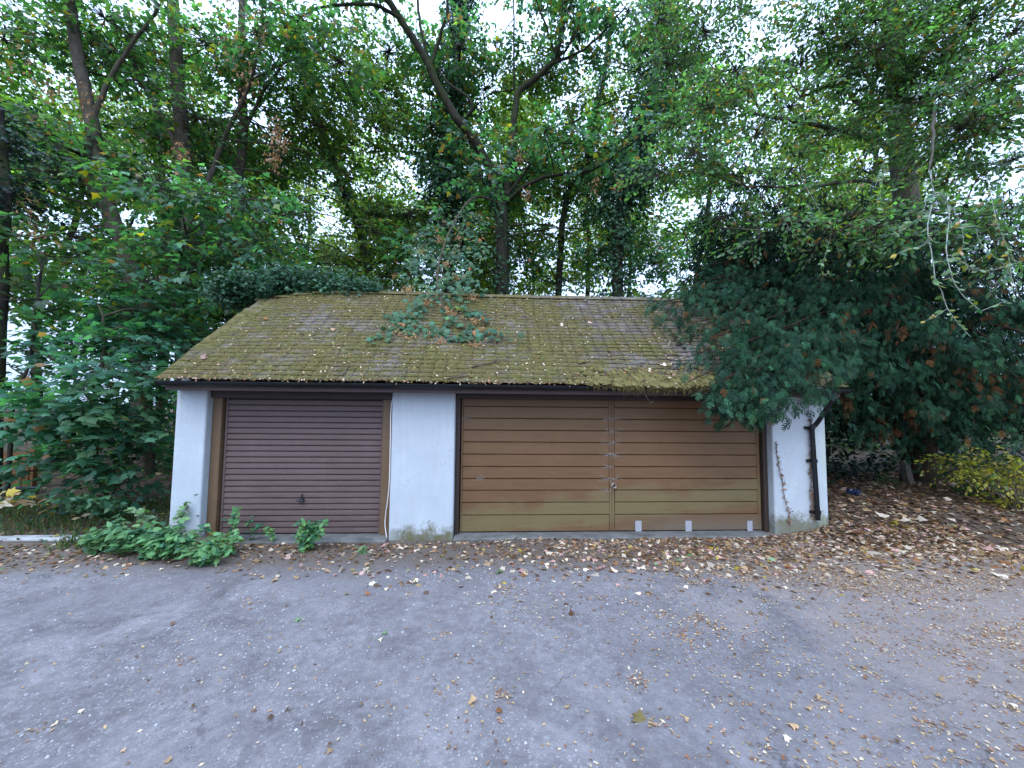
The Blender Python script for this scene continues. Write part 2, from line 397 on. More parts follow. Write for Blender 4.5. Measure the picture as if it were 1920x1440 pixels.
def asphalt_mat():
    m, t, out = nodes('worn_asphalt'); N = NT(t)
    P, x, y, z = N.pos()
    big = N.noise(P, 0.45, 6, 0.6, 0.6); mid = N.noise(P, 1.9, 12, 0.72, 0.4); grit = N.noise(P, 120, 3, 0.7); g2 = N.noise(P, 38, 5, 0.7)
    vo = N.n('ShaderNodeTexVoronoi'); vo.inputs['Scale'].default_value = 85; N.l(P, vo.inputs['Vector'])
    c = N.mix(N.ramp(mid, [(0.36, 0.0), (0.62, 1.0)]), (0.105, 0.094, 0.096), (0.222, 0.2, 0.204))
    c = N.mix(N.ramp(big, [(0.40, 0.0), (0.62, 0.6)]), c, N.mix(N.ramp(g2, [(0.3, 0.0), (0.7, 1.0)]), (0.116, 0.102, 0.104), (0.25, 0.224, 0.229)))
    sp2 = N.noise(P, 14, 10, 0.8)
    c = N.mix(N.ramp(sp2, [(0.5, 0.0), (0.66, 0.4)]), c, (0.33, 0.305, 0.31))
    c = N.mix(N.ramp(sp2, [(0.34, 0.4), (0.5, 0.0)]), c, (0.075, 0.068, 0.07))
    # pale aggregate chips, in patches
    chips = N.math('MULTIPLY', N.ramp(vo.outputs['Color'], [(0.8, 0.0), (0.84, 1.0)]), N.ramp(N.noise(P, 1.1, 4), [(0.42, 0.15), (0.6, 1.0)]))
    c = N.mix(N.math('MULTIPLY', chips, 0.28), c, (0.5, 0.49, 0.5))
    c = N.mix(N.ramp(grit, [(0.32, 0.4), (0.5, 0.0)]), c, (0.1, 0.095, 0.095))
    # old repair patches with soft edges, hairline cracks, a few worn hollows
    nw = N.n('ShaderNodeTexNoise'); nw.inputs['Scale'].default_value = 1.6; nw.inputs['Detail'].default_value = 6; nw.inputs['Roughness'].default_value = 0.65; N.l(P, nw.inputs['Vector'])
    av = N.n('ShaderNodeVectorMath'); av.operation = 'MULTIPLY_ADD'; N.l(nw.outputs['Color'], av.inputs[0]); av.inputs[1].default_value = (0.9, 0.9, 0); N.l(P, av.inputs[2])
    v1 = N.n('ShaderNodeTexVoronoi'); v1.inputs['Scale'].default_value = 0.42; N.l(av.outputs[0], v1.inputs['Vector'])
    sv = N.n('ShaderNodeSeparateColor'); N.l(v1.outputs['Color'], sv.inputs[0])
    c = N.mix(N.math('MULTIPLY', N.ramp(sv.outputs[0], [(0.45, 0.0), (0.5, 1.0)]), 0.28), c, (0.135, 0.122, 0.126))
    v2 = N.n('ShaderNodeTexVoronoi'); v2.feature = 'DISTANCE_TO_EDGE'; v2.inputs['Scale'].default_value = 0.8; N.l(av.outputs[0], v2.inputs['Vector'])
    crk = N.math('MULTIPLY', N.ramp(v2.outputs['Distance'], [(0.0, 1.0), (0.012, 0.0)]), N.ramp(N.noise(P, 0.8, 3), [(0.5, 0.0), (0.6, 0.7)]))
    c = N.mix(crk, c, (0.05, 0.045, 0.045))
    hol = N.ramp(N.noise(P, 2.6, 3, 0.5), [(0.70, 0.0), (0.76, 0.6)])
    c = N.mix(hol, c, (0.07, 0.062, 0.062))
    # brown earth washed over the edge by the garage
    edge = N.math('SUBTRACT', N.math('MULTIPLY', x, -0.02), 1.12)
    e = N.math('ADD', N.math('SUBTRACT', y, edge), N.math('MULTIPLY', N.math('SUBTRACT', mid, 0.5), 1.5))
    rx = N.maprange(x, 1.5, 5.0, 0.0, 0.75)
    d = N.ramp(N.math('ADD', e, rx), [(0.0, 0.0), (0.42, 0.95)])
    dc = N.mix(N.ramp(g2, [(0.35, 0.0), (0.65, 1.0)]), (0.085, 0.066, 0.054), (0.16, 0.125, 0.1))
    c = N.mix(d, c, dc)
    # thin brown film on the right
    d2 = N.math('MULTIPLY', N.ramp(N.math('ADD', N.math('MULTIPLY', mid, 0.8), N.maprange(x, 0.5, 4.5, -0.2, 0.4)), [(0.42, 0.0), (0.7, 0.85)]), 0.8)
    c = N.mix(d2, c, (0.24, 0.185, 0.155))
    hgt = N.math('ADD', N.math('MULTIPLY', grit, 0.5), N.math('ADD', N.math('MULTIPLY', g2, 0.8), N.math('MULTIPLY', vo.outputs['Distance'], -0.3)))
    N.l(N.bsdf(c, 0.82, 0.3, N.bump(hgt, 0.55, 0.012)), out.inputs[0])
    return m
M['asphalt'] = asphalt_mat()

# ------------------------------------------------------------------ leaf templates (verts in (across, along, up); unit length along)
def fan(outline, zc=0.0, curl=0.0):
    """leaf from an outline, as a fan round a point near its base, with a folded midrib and drooping lobes"""
    V = [(0, 0.38, 0.0)] + [(x, y, -0.28 * abs(x) - curl * (y - 0.3) ** 2) for x, y in outline]
    n = len(outline)
    return np.array(V), np.array([(0, 1 + i, 1 + (i + 1) % n) for i in range(n)])
SYC = [(0, 0), (0.20, -0.04), (0.38, 0.10), (0.30, 0.24), (0.56, 0.42), (0.33, 0.50), (0.26, 0.58), (0.14, 0.66), (0, 1.0),
       (-0.14, 0.66), (-0.26, 0.58), (-0.33, 0.50), (-0.56, 0.42), (-0.30, 0.24), (-0.38, 0.10), (-0.20, -0.04)]
T_SYC = fan(SYC, curl=0.25)
T_SYCL = fan([(0, 0), (0.40, 0.06), (0.30, 0.26), (0.55, 0.44), (0.2, 0.58), (0, 1.0), (-0.2, 0.58), (-0.55, 0.44), (-0.30, 0.26), (-0.40, 0.06)], curl=0.3)
T_FAR = (np.array([(0, 0, 0), (0.45, 0.35, -0.12), (0, 1, -0.15), (-0.45, 0.35, -0.12), (0.12, 0.5, 0)]), np.array([(0, 1, 4), (1, 2, 4), (2, 3, 4), (3, 0, 4)]))
T_MID = fan([(0, 0), (0.50, 0.28), (0.22, 0.5), (0, 1.0), (-0.22, 0.5), (-0.50, 0.28)], curl=0.3)
T_FAR2 = (np.array([(0, 0, 0), (0.42, 0.42, -0.14), (0, 1, -0.1), (-0.42, 0.42, -0.14)]), np.array([(0, 1, 2), (0, 2, 3)]))
T_OV4 = (np.array([(0, 0, 0), (0.27, 0.4, -0.08), (0.15, 0.8, -0.08), (0, 1, -0.06), (-0.15, 0.8, -0.08), (-0.27, 0.4, -0.08)]), np.array([(0, 1, 2), (0, 2, 3), (0, 3, 4), (0, 4, 5)]))
T_OVAL = (np.array([(0, 0, 0), (0.26, 0.3, -0.06), (0.24, 0.65, -0.08), (0, 1, -0.1), (-0.24, 0.65, -0.08), (-0.26, 0.3, -0.06), (0, 0.5, 0.0)]),
          np.array([(0, 1, 6), (1, 2, 6), (2, 3, 6), (3, 4, 6), (4, 5, 6), (5, 0, 6)]))
T_IVY = fan([(0, 0), (0.38, -0.02), (0.3, 0.3), (0.46, 0.4), (0.2, 0.6), (0, 1.0), (-0.2, 0.6), (-0.46, 0.4), (-0.3, 0.3), (-0.38, -0.02)])
T_NET = fan([(0, 0), (0.22, 0.06), (0.2, 0.16), (0.31, 0.26), (0.25, 0.36), (0.3, 0.46), (0.2, 0.56), (0.21, 0.66), (0.1, 0.76), (0, 1.0),
             (-0.1, 0.76), (-0.21, 0.66), (-0.2, 0.56), (-0.3, 0.46), (-0.25, 0.36), (-0.31, 0.26), (-0.2, 0.16), (-0.22, 0.06)], curl=0.3)
T_BIT = (np.array([(0, 0, 0), (0.3, 0.5, 0.1), (0, 1, 0), (-0.25, 0.4, 0.05)]), np.array([(0, 1, 2), (0, 2, 3)]))
def frond_template():
    """flat yew spray: a curved axis with short side shoots, each fringed with narrow needles"""
    V, Fs = [], []
    def shoot(x0, y0, z0, a, L, m, nl):
        for i in range(m):
            t = (i + 0.2) / m
            bx, by = x0 + math.sin(a) * t * L, y0 + math.cos(a) * t * L; zz = z0 - 0.25 * (t * L) ** 2 * 2
            n_ = nl * (1 - 0.45 * t)
            for sd in (-1, 1):
                da = a + sd * 1.0; w = 0.036
                b = len(V); V.extend([(bx - math.sin(a) * w, by - math.cos(a) * w, zz), (bx + math.sin(a) * w, by + math.cos(a) * w, zz - .004), (bx + math.sin(da) * n_, by + math.cos(da) * n_, zz - .03)])
                Fs.append((b, b + 1, b + 2))
    shoot(0, 0, 0, 0, 1.0, 9, 0.10)
    for k, t in enumerate((0.15, 0.32, 0.5, 0.68)):
        for sd in (-1, 1):
            shoot(0, t + 0.04 * sd, -0.5 * t * t, sd * 0.75, 0.5 * (1 - 0.6 * t), 3, 0.11)
    return np.array(V), np.array(Fs)
T_YEW = frond_template()

def blades(spec, droop=0.3):
    """spray of slender pointed shoots: (x0, y0, angle, length, width)"""
    V, Fs = [], []
    for x0, y0, a, L, w in spec:
        dx, dy = math.sin(a), math.cos(a); px, py = dy, -dx; b = len(V)
        for q, ww in ((0, 0), (0.45, w), (1, 0), (0.45, -w)):
            yy = y0 + dy * L * q; V.append((x0 + dx * L * q + px * ww, yy + py * ww, -droop * (yy ** 2) - (0.03 if ww else 0) - 0.1 * q * abs(math.sin(a))))
        Fs += [(b, b + 1, b + 2), (b, b + 2, b + 3)]
    return np.array(V), np.array(Fs)
T_YEW = blades([(0, 0, 0, 1.0, .045), (0, .10, .85, .42, .05), (0, .16, -.85, .44, .05), (0, .30, .8, .42, .05), (0, .36, -.8, .40, .05), (0, .50, .75, .34, .048), (0, .56, -.75, .34, .048), (0, .68, .65, .28, .045), (0, .72, -.65, .27, .045), (.2, .33, .35, .3, .04), (-.2, .38, -.35, .3, .04)], .42)
T_YEWC = blades([(0, 0, 0, 1, .07), (0, .15, .7, .55, .07), (0, .2, -.7, .55, .07), (0, .45, .6, .42, .06)], .4)
def place(P, U, Nn, size, tmpl):
    """scatter a template: P base, U along, Nn normal hint -> verts, tris"""
    TV, TF = tmpl
    U = unit(U); A = unit(np.cross(U, Nn)); N2 = np.cross(A, U)
    size = np.asarray(size).reshape(-1, 1, 1)
    V = P[:, None, :] + size * (TV[None, :, 0:1] * A[:, None, :] + TV[None, :, 1:2] * U[:, None, :] + TV[None, :, 2:3] * N2[:, None, :])
    k = len(TV); n = len(P)
    T = (np.arange(n)[:, None, None] * k + TF[None]).reshape(-1, 3)
    return V.reshape(-1, 3), T, k
def leaf_mesh(name, P, U, Nn, size, tmpl, col, mat):
    V, T, k = place(P, U, Nn, size, tmpl)
    return mesh_np(name, V, T, mat, np.repeat(col, k, axis=0))
def colmix(n, base, var=0.3, alts=()):
    """n leaf colours: base with value variation; alts = [(prob, colour)]"""
    c = np.tile(np.array(base, float), (n, 1))
    u = rng.random(n); acc = 0.0
    for p, a in alts:
        s = (u >= acc) & (u < acc + p); c[s] = a; acc += p
    c *= (1 + var * rng.normal(size=(n, 1))).clip(0.35, 2.0)
    c *= 1 + 0.08 * rng.normal(size=(n, 3))
    return c.clip(0.002, 0.9)
def sprays(C, D, length, nl, spread=0.32, droop=0.35, up=None, tilt=0.35):
    """C spray roots (s,3), D unit directions, nl leaves on each -> leaf P, U, N and the twig ends"""
    s = len(C)
    L = (length * (0.7 + 0.6 * rng.random(s)))[:, None, None]
    t = np.linspace(0.15, 1.0, nl)[None, :, None]
    side = np.where(np.arange(nl) % 2 == 0, 1.0, -1.0)[None, :, None]
    upv = np.array([0, 0, 1.0]) if up is None else up
    nrm = unit(upv + tilt * rng.normal(size=(s, 3)) + 0.35 * D)
    A = unit(np.cross(D, nrm))
    P = C[:, None, :] + D[:, None, :] * t * L + side * A[:, None, :] * spread * 0.25 * L * (1 - 0.5 * t)
    P = P + np.array([0, 0, -1.0]) * droop * 0.5 * L * t * t
    U = D[:, None, :] * (0.35 + 0.9 * t) + side * A[:, None, :] * 0.9 * (1.15 - t) + np.array([0, 0, -droop])
    U = U + 0.28 * rng.normal(size=(s, nl, 3))
    Nn = nrm[:, None, :] + 0.3 * rng.normal(size=(s, nl, 3))
    ends = C + D * L[:, 0] - np.array([0, 0, 1.0]) * droop * 0.5 * L[:, 0]
    return P.reshape(-1, 3), U.reshape(-1, 3), Nn.reshape(-1, 3), ends
leafme = {}
def leaf_obj(parent, tmpl, key, colk, pos, U, Nn, size, name='leaf'):
    """one leaf as its own object; meshes shared by kind and colour"""
    k = (key, colk)
    if k not in leafme:
        leafme[k] = mesh_np('leaf', tmpl[0], tmpl[1], M['leaf_' + colk])
    o = link(name, leafme[k], parent)
    u = unit(np.asarray(U, float)); a = unit(np.cross(u, np.asarray(Nn, float))); n_ = np.cross(a, u)
    pl = np.zeros(3); p = parent
    while p is not None:
        pl += np.array(p.location); p = p.parent
    m4 = Matrix.Identity(4)
    for i in range(3):
        m4[i][0], m4[i][1], m4[i][2], m4[i][3] = a[i] * size, u[i] * size, n_[i] * size, float(np.asarray(pos)[i] - pl[i])
    o.matrix_basis = m4
    return o
DENS = 5.2
def tree(name, label, limbs, clumps, leaf, size, base, alts=(), var=0.3, nl=8, spray_len=0.55, nspray=26, mat='bark', leafmat='syc', group=None,
         cat='tree', droop=0.35, twig_r=0.02, sub=None, tilt=0.35, ivy=None, twigs=True, tris=True, dens=None, parts=0):
    dens = dens or DENS
    
    P0 = np.asarray(limbs[0][0])[0]; cat_l = 0.2 if size < 0.1 else 0.0
    root = empty(name, (P0[0], P0[1], 0)); props(root, label, cat, group)
    lp = []
    V, T = tube_np([(smooth_path(limbs[0][0], 14, 0.012), limbs[0][1], limbs[0][2])], 10)
    child('trunk', mesh_np('trunk', V, T, M[mat], smooth=True), root)
    lp.append(smooth_path(limbs[0][0], 14))
    for (pts, r0, r1) in limbs[1:]:
        sp = smooth_path(pts, 14, 0.012); lp.append(sp)
        V, T = tube_np([(sp, r0, r1)], 7)
        child('limb', mesh_np('limb', V, T, M[mat], smooth=True), root)
    LP = np.concatenate(lp)
    tw = []; Cs, Ds = [], []
    for c, r in clumps:
        c = np.asarray(c, float)
        q = LP[:, :] ; dd = np.linalg.norm(q - c, axis=1) + np.where(q[:, 2] > c[2] + 0.2, 1.5, 0)
        a = q[np.argmin(dd)]
        mid = (a + c) / 2 + np.array([0, 0, 0.12 * np.linalg.norm(c - a)]) + rng.normal(0, 0.12, 3)
        br = smooth_path([a, mid, c], 6)
        ln = np.linalg.norm(c - a)
        tw.append((br, max(twig_r, min(0.012 * ln + 0.008, 0.03 if cat_l < 0.1 else 0.016)), twig_r * 0.5))
        n = max(4, int(dens * nspray * (r / 0.8) ** 2 * (0.6 + 0.8 * rng.random())))
        d = rand_dirs(n); d[:, 2] = d[:, 2] * 0.75
        rr = r * (0.15 + 0.85 * rng.random(n) ** 0.6)
        p = c + d * rr[:, None] * np.array([1.25, 1.25, 0.8])
        dirs = unit(d * np.array([1, 1, 0.35]) + 0.35 * rng.normal(size=(n, 3)) + np.array([0, 0, -0.1]))
        Cs.append(p); Ds.append(dirs)
        if twigs:
            for i in range(0, n, 2):
                tw.append(([c, (c + p[i]) / 2 + rng.normal(0, 0.06, 3), p[i], p[i] + dirs[i] * spray_len * 0.8 - np.array([0, 0, 0.2 * spray_len])], twig_r * 0.5, 0.004))
    Vt, Tt = tube_np(tw, 4 if tris else 3)
    child('branches', mesh_np('branches', Vt, Tt, M[mat], smooth=True), root)['kind'] = 'stuff'
    C = np.concatenate(Cs); D = np.concatenate(Ds)
    P, U, Nn, _ = sprays(C, D, spray_len, nl, droop=droop, tilt=tilt)
    keep = rng.random(len(P)) < 0.93
    P, U, Nn = P[keep], U[keep], Nn[keep]
    n = len(P)
    # per-spray tone so clumps read lighter and darker
    tone = np.repeat(1 + 0.3 * rng.normal(size=len(C)), nl)[keep][:, None].clip(0.5, 1.6)
    colr = colmix(n, base, var, alts) * tone
    if parts:                                                       # the leaves nearest the yard are parts of their own
        order = np.argsort(np.linalg.norm(P - CAM, axis=1)); pk = order[:parts]; colr = colr.clip(.002, .9)
        for q in pk:
            leaf_obj(root, leaf, 'part', 'tan' if colr[q][0] > .2 else 'teal' if colr[q][1] < .15 else 'green' if colr[q][1] < .2 else 'pale_green', P[q], U[q], Nn[q], size * rng.uniform(.75, 1.25))
        rest = order[parts:]; P, U, Nn, colr = P[rest], U[rest], Nn[rest], colr[rest]; n = len(P)
    me = leaf_mesh('crown', P, U, Nn, size * (0.65 + 0.6 * rng.random(n)), leaf, colr.clip(0.002, 0.9), M[leafmat])
    cr = child('crown', me, root); cr['kind'] = 'stuff'
    if ivy: ivy_sleeve(root, *ivy)
    return root
def ivy_sleeve(root, pts, rad, n, size=0.1, base=(0.034, 0.092, 0.048)):
    """ivy covering a trunk: leaves standing round the path, lumpy"""
    Pth = smooth_path(pts, 40)
    i = rng.integers(0, len(Pth) - 1, n); f = rng.random(n)[:, None]
    c = Pth[i] * (1 - f) + Pth[i + 1] * f
    ph = rng.random(n) * 2 * np.pi
    lump = 0.55 + 0.45 * np.sin(c[:, 2] * 2.3 + ph) * np.sin(c[:, 2] * 0.9 + 1.3 * ph) + 0.25 * rng.normal(size=n)
    h01 = (c[:, 2] - Pth[0, 2]) / (Pth[-1, 2] - Pth[0, 2] + 1e-6)
    r = rad * lump.clip(0.15, 1.4) * (1.15 - 0.6 * h01)
    d = np.stack([np.cos(ph), np.sin(ph), np.zeros(n)], 1)
    P = c + d * r[:, None] + rng.normal(0, 0.05, (n, 3))
    U = d * 0.5 + np.array([0, 0, -0.8]) + 0.5 * rng.normal(size=(n, 3))
    Nn = d + np.array([0, 0, 0.5]) + 0.4 * rng.normal(size=(n, 3))
    me = leaf_mesh('ivy', P, U, Nn, size * (0.6 + 0.7 * rng.random(n)), T_FAR2 if size < 0.13 else T_IVY, colmix(n, base, 0.35, [(0.05, (0.03, 0.06, 0.02))]), M['ivy'])
    o = child('ivy', me, root); o['kind'] = 'stuff'
    return o
def clumps_in(n, lo, hi, rmin=0.6, rmax=1.1, shape='box', gap=0.8):
    out = []
    lo, hi = np.array(lo, float), np.array(hi, float); tries = 0
    while len(out) < n and tries < n * 30:
        tries += 1
        p = lo + (hi - lo) * rng.random(3)
        if shape == 'ell':
            q = (p - (lo + hi) / 2) / ((hi - lo) / 2)
            if np.dot(q, q) > 1: continue
        if any(np.linalg.norm(p - c) < gap for c, r in out): continue
        out.append((p, rmin + (rmax - rmin) * rng.random()))
    return out

# ------------------------------------------------------------------ ground, yard, kerb
def sstep(v, a, b):
    t = np.clip((v - a) / (b - a), 0, 1); return t * t * (3 - 2 * t)
def gz(x, y):
    x = np.asarray(x, float); y = np.asarray(y, float)
    z = 0.012 * np.sin(1.1 * x + 0.6 * y) * np.sin(0.9 * y - 0.3 * x + 1) + 0.006 * np.sin(2.9 * x - 1.7 * y)
    z = z * (1 - sstep(np.abs(x), 15, 40)) * (1 - sstep(np.abs(y), 12, 30))
    z = z + 0.12 * sstep(x, 4.0, 4.9) * sstep(y, -0.75, 0.1) + 0.16 * np.exp(-((x - 8.3) / 2.2) ** 2 - ((y - 1.6) / 1.2) ** 2)
    z = z + 0.09 * sstep(-x, 3.3, 4.3) * sstep(y, -0.55, 0.05) + 0.02 * sstep(-x, 4.6, 5.2) * sstep(y, 0.0, 0.6)
    z = z + 0.05 * sstep(x, 3.4, 4.2) * sstep(y, -0.5, 0.0)
    return z
def edge_y(x):
    x = np.asarray(x, float)
    e = np.where(x < -4.1, -0.10, 0.10)
    return np.where(x > 4.4, -0.55 + 0.12 * np.sin(x * 1.7) - 0.1 * sstep(x, 5, 9), e)
def grid(xs, ys, zf):
    X, Y = np.meshgrid(xs, ys); Z = zf(X, Y)
    V = np.stack([X, Y, Z], -1).reshape(-1, 3)
    nx, ny = len(xs), len(ys)
    i = np.arange(ny - 1)[:, None] * nx + np.arange(nx - 1)[None, :]
    return V, np.stack([i, i + 1, i + nx + 1, i + nx], -1).reshape(-1, 4)
def lines(a, b, fine, lo, hi):
    return np.unique(np.concatenate([[a, a * .6, a * .35, a * .2], np.arange(lo, hi, fine), [hi, b * .2, b * .35, b * .6, b]]))
gx = lines(-300, 300, 0.3, -18, 18); gy = lines(-300, 300, 0.3, -10, 16)
V, T = grid(gx, gy, lambda X, Y: gz(X, Y) - 0.05 * (Y < edge_y(X) - 0.25))
props(link('ground', mesh_np('ground', V, T, M['soil'], smooth=True)), kind='structure')
ax = np.unique(np.concatenate([np.linspace(-60, -9, 18), np.arange(-9, 9.01, 0.1), np.linspace(9, 60, 18)]))
tt = np.concatenate([np.linspace(0, 0.78, 60), np.linspace(0.78, 1, 40)[1:]])
X, Tt = np.meshgrid(ax, tt); E_ = edge_y(X); Y = -40 + (E_ + 40) * np.where(Tt < 0.78, Tt / 0.78 * 0.85, 0.85 + (Tt - 0.78) / 0.22 * 0.15)
Z = gz(X, Y) + 0.012 - 0.025 * sstep(Y, E_ - 0.15, E_) * (np.abs(X) > 4.1)
V = np.stack([X, Y, Z], -1).reshape(-1, 3); nx = len(ax); i = np.arange(len(tt) - 1)[:, None] * nx + np.arange(nx - 1)[None, :]
T = np.stack([i, i + 1, i + nx + 1, i + nx], -1).reshape(-1, 4)
props(link('yard', mesh_np('yard', V, T, M['asphalt'], smooth=True)), kind='structure')
kr = props(empty('kerb', (-6.0, -0.05, 0)), kind='structure')
kx = -5.02
for k in range(4):
    L = 0.9
    b = MB().box(kx - L + 0.008, kx - 0.008, -0.12 + 0.01 * k, 0.02 + 0.01 * k, -0.1, 0.105 - 0.012 * (k % 2))
    child('kerb_stone', b.build('kerb_stone', M['kerb'], 0.018, 2), kr); kx -= L

# ------------------------------------------------------------------ garage
G = empty('garage_building', (0, 0, 0))
props(G, 'low white rendered double garage with a mossy tiled roof', 'garage')
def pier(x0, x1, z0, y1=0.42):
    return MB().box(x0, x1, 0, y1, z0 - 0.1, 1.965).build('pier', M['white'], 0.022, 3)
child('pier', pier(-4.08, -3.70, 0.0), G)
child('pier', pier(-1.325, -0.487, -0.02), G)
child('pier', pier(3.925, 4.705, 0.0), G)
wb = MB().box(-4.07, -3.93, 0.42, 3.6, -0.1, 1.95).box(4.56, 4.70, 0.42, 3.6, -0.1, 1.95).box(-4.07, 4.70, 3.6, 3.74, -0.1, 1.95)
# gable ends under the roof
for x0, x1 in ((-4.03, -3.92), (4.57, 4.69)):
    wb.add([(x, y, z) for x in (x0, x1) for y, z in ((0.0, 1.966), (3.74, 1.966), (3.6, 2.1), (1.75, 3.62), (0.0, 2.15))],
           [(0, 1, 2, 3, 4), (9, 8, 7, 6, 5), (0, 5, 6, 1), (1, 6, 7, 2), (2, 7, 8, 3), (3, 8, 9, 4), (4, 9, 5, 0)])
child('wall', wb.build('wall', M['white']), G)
child('inner_floor', MB().box(-3.9, 4.5, 0.25, 3.6, -0.1, 0.03).build('inner_floor', M['concrete']), G)
# thresholds
child('threshold', MB().box(-3.7, -1.33, -0.10, 0.3, -0.1, 0.035).build('threshold', M['concrete'], 0.012, 2), G)
child('threshold', MB().box(-0.48, 3.92, -0.05, 0.3, -0.1, 0.038).build('threshold', M['concrete'], 0.012, 2), G)
# timber frames
fb = MB().box(-3.698, -3.578, 0.11, 0.2, 0.036, 1.93); child('door_frame', fb.build('door_frame', M['frame_paint'], 0.006), G)
fb = MB().box(-1.472, -1.327, 0.11, 0.2, 0.036, 1.93); child('door_frame', fb.build('door_frame', M['frame_paint'], 0.006), G)
fb = MB().box(-0.484, -0.425, 0.11, 0.2, 0.04, 1.93); child('door_frame', fb.build('door_frame', M['dark_wood_shade'], 0.006), G)
fb = MB().box(3.862, 3.922, 0.11, 0.2, 0.04, 1.93); child('door_frame', fb.build('door_frame', M['dark_wood_shade'], 0.006), G)
child('lintel', MB().box(-3.698, -1.328, 0.06, 0.24, 1.84, 1.96).build('lintel', M['dark_wood_shade'], 0.006), G)  # coloured dark to carry the eave shade across the door head
child('lintel', MB().box(-0.484, 3.922, 0.06, 0.24, 1.865, 1.96).build('lintel', M['dark_wood_shade'], 0.006), G)  # eave shade put into the colour here too
# single up-and-over steel door: ribbed sheet of narrow slats
SD = empty('single_garage_door', (-2.52, 0.18, 0.04)); SD.parent = G
SD['label'] = 'plum brown ribbed up-and-over door of the narrow bay'
child('door_sheet', MB().box(-3.555, -1.485, 0.205, 0.23, 0.045, 1.84).build('door_sheet', M['plum_paint']), SD)
child('edge_channel', MB().box(-3.562, -3.535, 0.165, 0.203, 0.045, 1.84).build('edge_channel', M['plum_paint'], 0.004), SD)
child('edge_channel', MB().box(-1.502, -1.478, 0.165, 0.203, 0.045, 1.84).build('edge_channel', M['plum_paint'], 0.004), SD)
pit = 0.0775
def slat_mesh(L, h, dep, mat, groove=0.0075):
    # face slopes out a little at the bottom and drops into a groove
    prof = [(0.03, 0.0), (0.004, 0.002), (0.0, 0.010), (0.003, h * 0.55), (0.006, h - groove - 0.006), (0.02, h - groove), (0.026, h - groove + 0.001), (0.03, h)]
    b = MB().prism_x(prof, -L / 2, L / 2)
    me = b.build('slat', mat); return me
sm = slat_mesh(2.03, pit, 0.02, M['plum_paint'])
for k in range(23):
    o = link('slat', sm, SD); o.location = (-2.518 + 2.52, 0.172 - 0.18, 0.05 + k * pit - 0.04)
    o.rotation_euler = (0, 0, random.gauss(0, 0.0006))
hp = at(566, 937, 0.165)
hb = MB().tube([(hp[0], 0.175, hp[2]), (hp[0], 0.12, hp[2])], 0.012, 10)
hb.tube([(hp[0] - 0.045, 0.118, hp[2]), (hp[0] + 0.045, 0.118, hp[2])], 0.013, 10)
hb.tube([(hp[0], 0.172, hp[2]), (hp[0], 0.158, hp[2])], 0.034, 14)
hb.box(hp[0] - 0.006, hp[0] + 0.006, 0.15, 0.168, hp[2] + 0.03, hp[2] + 0.075)
child('handle', hb.build('handle', M['dark_iron'], smooth=False), SD)
# double door: eleven boards on each half, between stiles
DD = empty('double_garage_door', (1.7, 0.18, 0.04)); DD.parent = G
DD['label'] = 'wide brown boarded door with green algae on its lower boards'
child('door_sheet', MB().box(-0.415, 3.855, 0.215, 0.24, 0.05, 1.87).build('door_sheet', M['brown_paint']), DD)
zb = [0.052, 0.277, 0.447, 0.612, 0.772, 0.936, 1.104, 1.272, 1.436, 1.60, 1.765, 1.875]
for (x0, x1) in ((-0.385, 1.655), (1.735, 3.80)):
    for a, b_ in zip(zb[:-1], zb[1:]):
        h = b_ - a
        prof = [(0.214, a), (0.176, a + 0.001), (0.17, a + 0.007), (0.171, b_ - 0.011), (0.178, b_ - 0.008), (0.214, b_ - 0.0075)]
        child('board', MB().prism_x(prof, x0 + random.uniform(-.003, .003), x1 + random.uniform(-.003, .003)).build('board', M['brown_paint']), DD)
for x0, x1 in ((-0.413, -0.39), (1.66, 1.694), (1.697, 1.73), (3.806, 3.852)):
    child('stile', MB().box(x0, x1, 0.171, 0.214, 0.052, 1.87).build('stile', M['brown_paint'], 0.003), DD)
kp = at(1149, 909, 0.17)
kb = MB().tube([(kp[0], 0.172, kp[2]), (kp[0], 0.13, kp[2])], 0.01, 10)
kb.tube([(kp[0], 0.135, kp[2]), (kp[0], 0.125, kp[2]), (kp[0], 0.1, kp[2])], 0.032, 12)
child('door_knob', kb.build('door_knob', M['chrome'], smooth=False), DD)
for px, py in ((1197, 986), (1291, 986), (1406, 986)):
    p = at(px, py, 0.168)
    wd = 0.045 if px < 1400 else 0.038
    tp = MB().box(p[0] - wd, p[0] + wd, 0.1655, 0.1685, p[2] - 0.075, p[2] + 0.07).build('tape_patch', M['tape'])
    child('tape_patch', tp, DD)
# cobweb tufts caught on the board ends by the middle stile
cw = []
for zz in zb[3:10]:
    for xx in (1.64, 1.745):
        if rng.random() < 0.85: cw.append((xx, zz))
for xx, zz in ((-0.34, 1.6), (-0.15, 0.775)): cw.append((xx, zz))
specs = []
for xx, zz in cw:
    for q in range(16):
        a = np.array([xx + rng.normal(0, 0.035), 0.168, zz + rng.normal(0, 0.012)]); b_ = a + rng.normal(0, 1, 3) * np.array([0.05, 0.006, 0.03])
        b_[1] = min(b_[1], 0.168)
        specs.append((np.array([a, (a + b_) / 2 - np.array([0, 0.004, 0.006]), b_]), 0.0009, 0.0006))
V, T = tube_np(specs, 3); c = child('cobweb', mesh_np('cobweb', V, T, M['web']), DD); c['kind'] = 'stuff'
# loose white cable down the left of the middle pier
cp = smooth_path(atp([(737, 742, 0.05), (733, 770, 0.03), (732, 820, -0.006), (730, 900, -0.006), (727, 935, 0.02), (723, 965, 0.06), (722, 985, 0.06), (725, 1008, 0.03)]), 30)
V, T = tube_np([(cp, 0.006, 0.006)], 6); child('cable', mesh_np('cable', V, T, M['cable'], smooth=True), G)

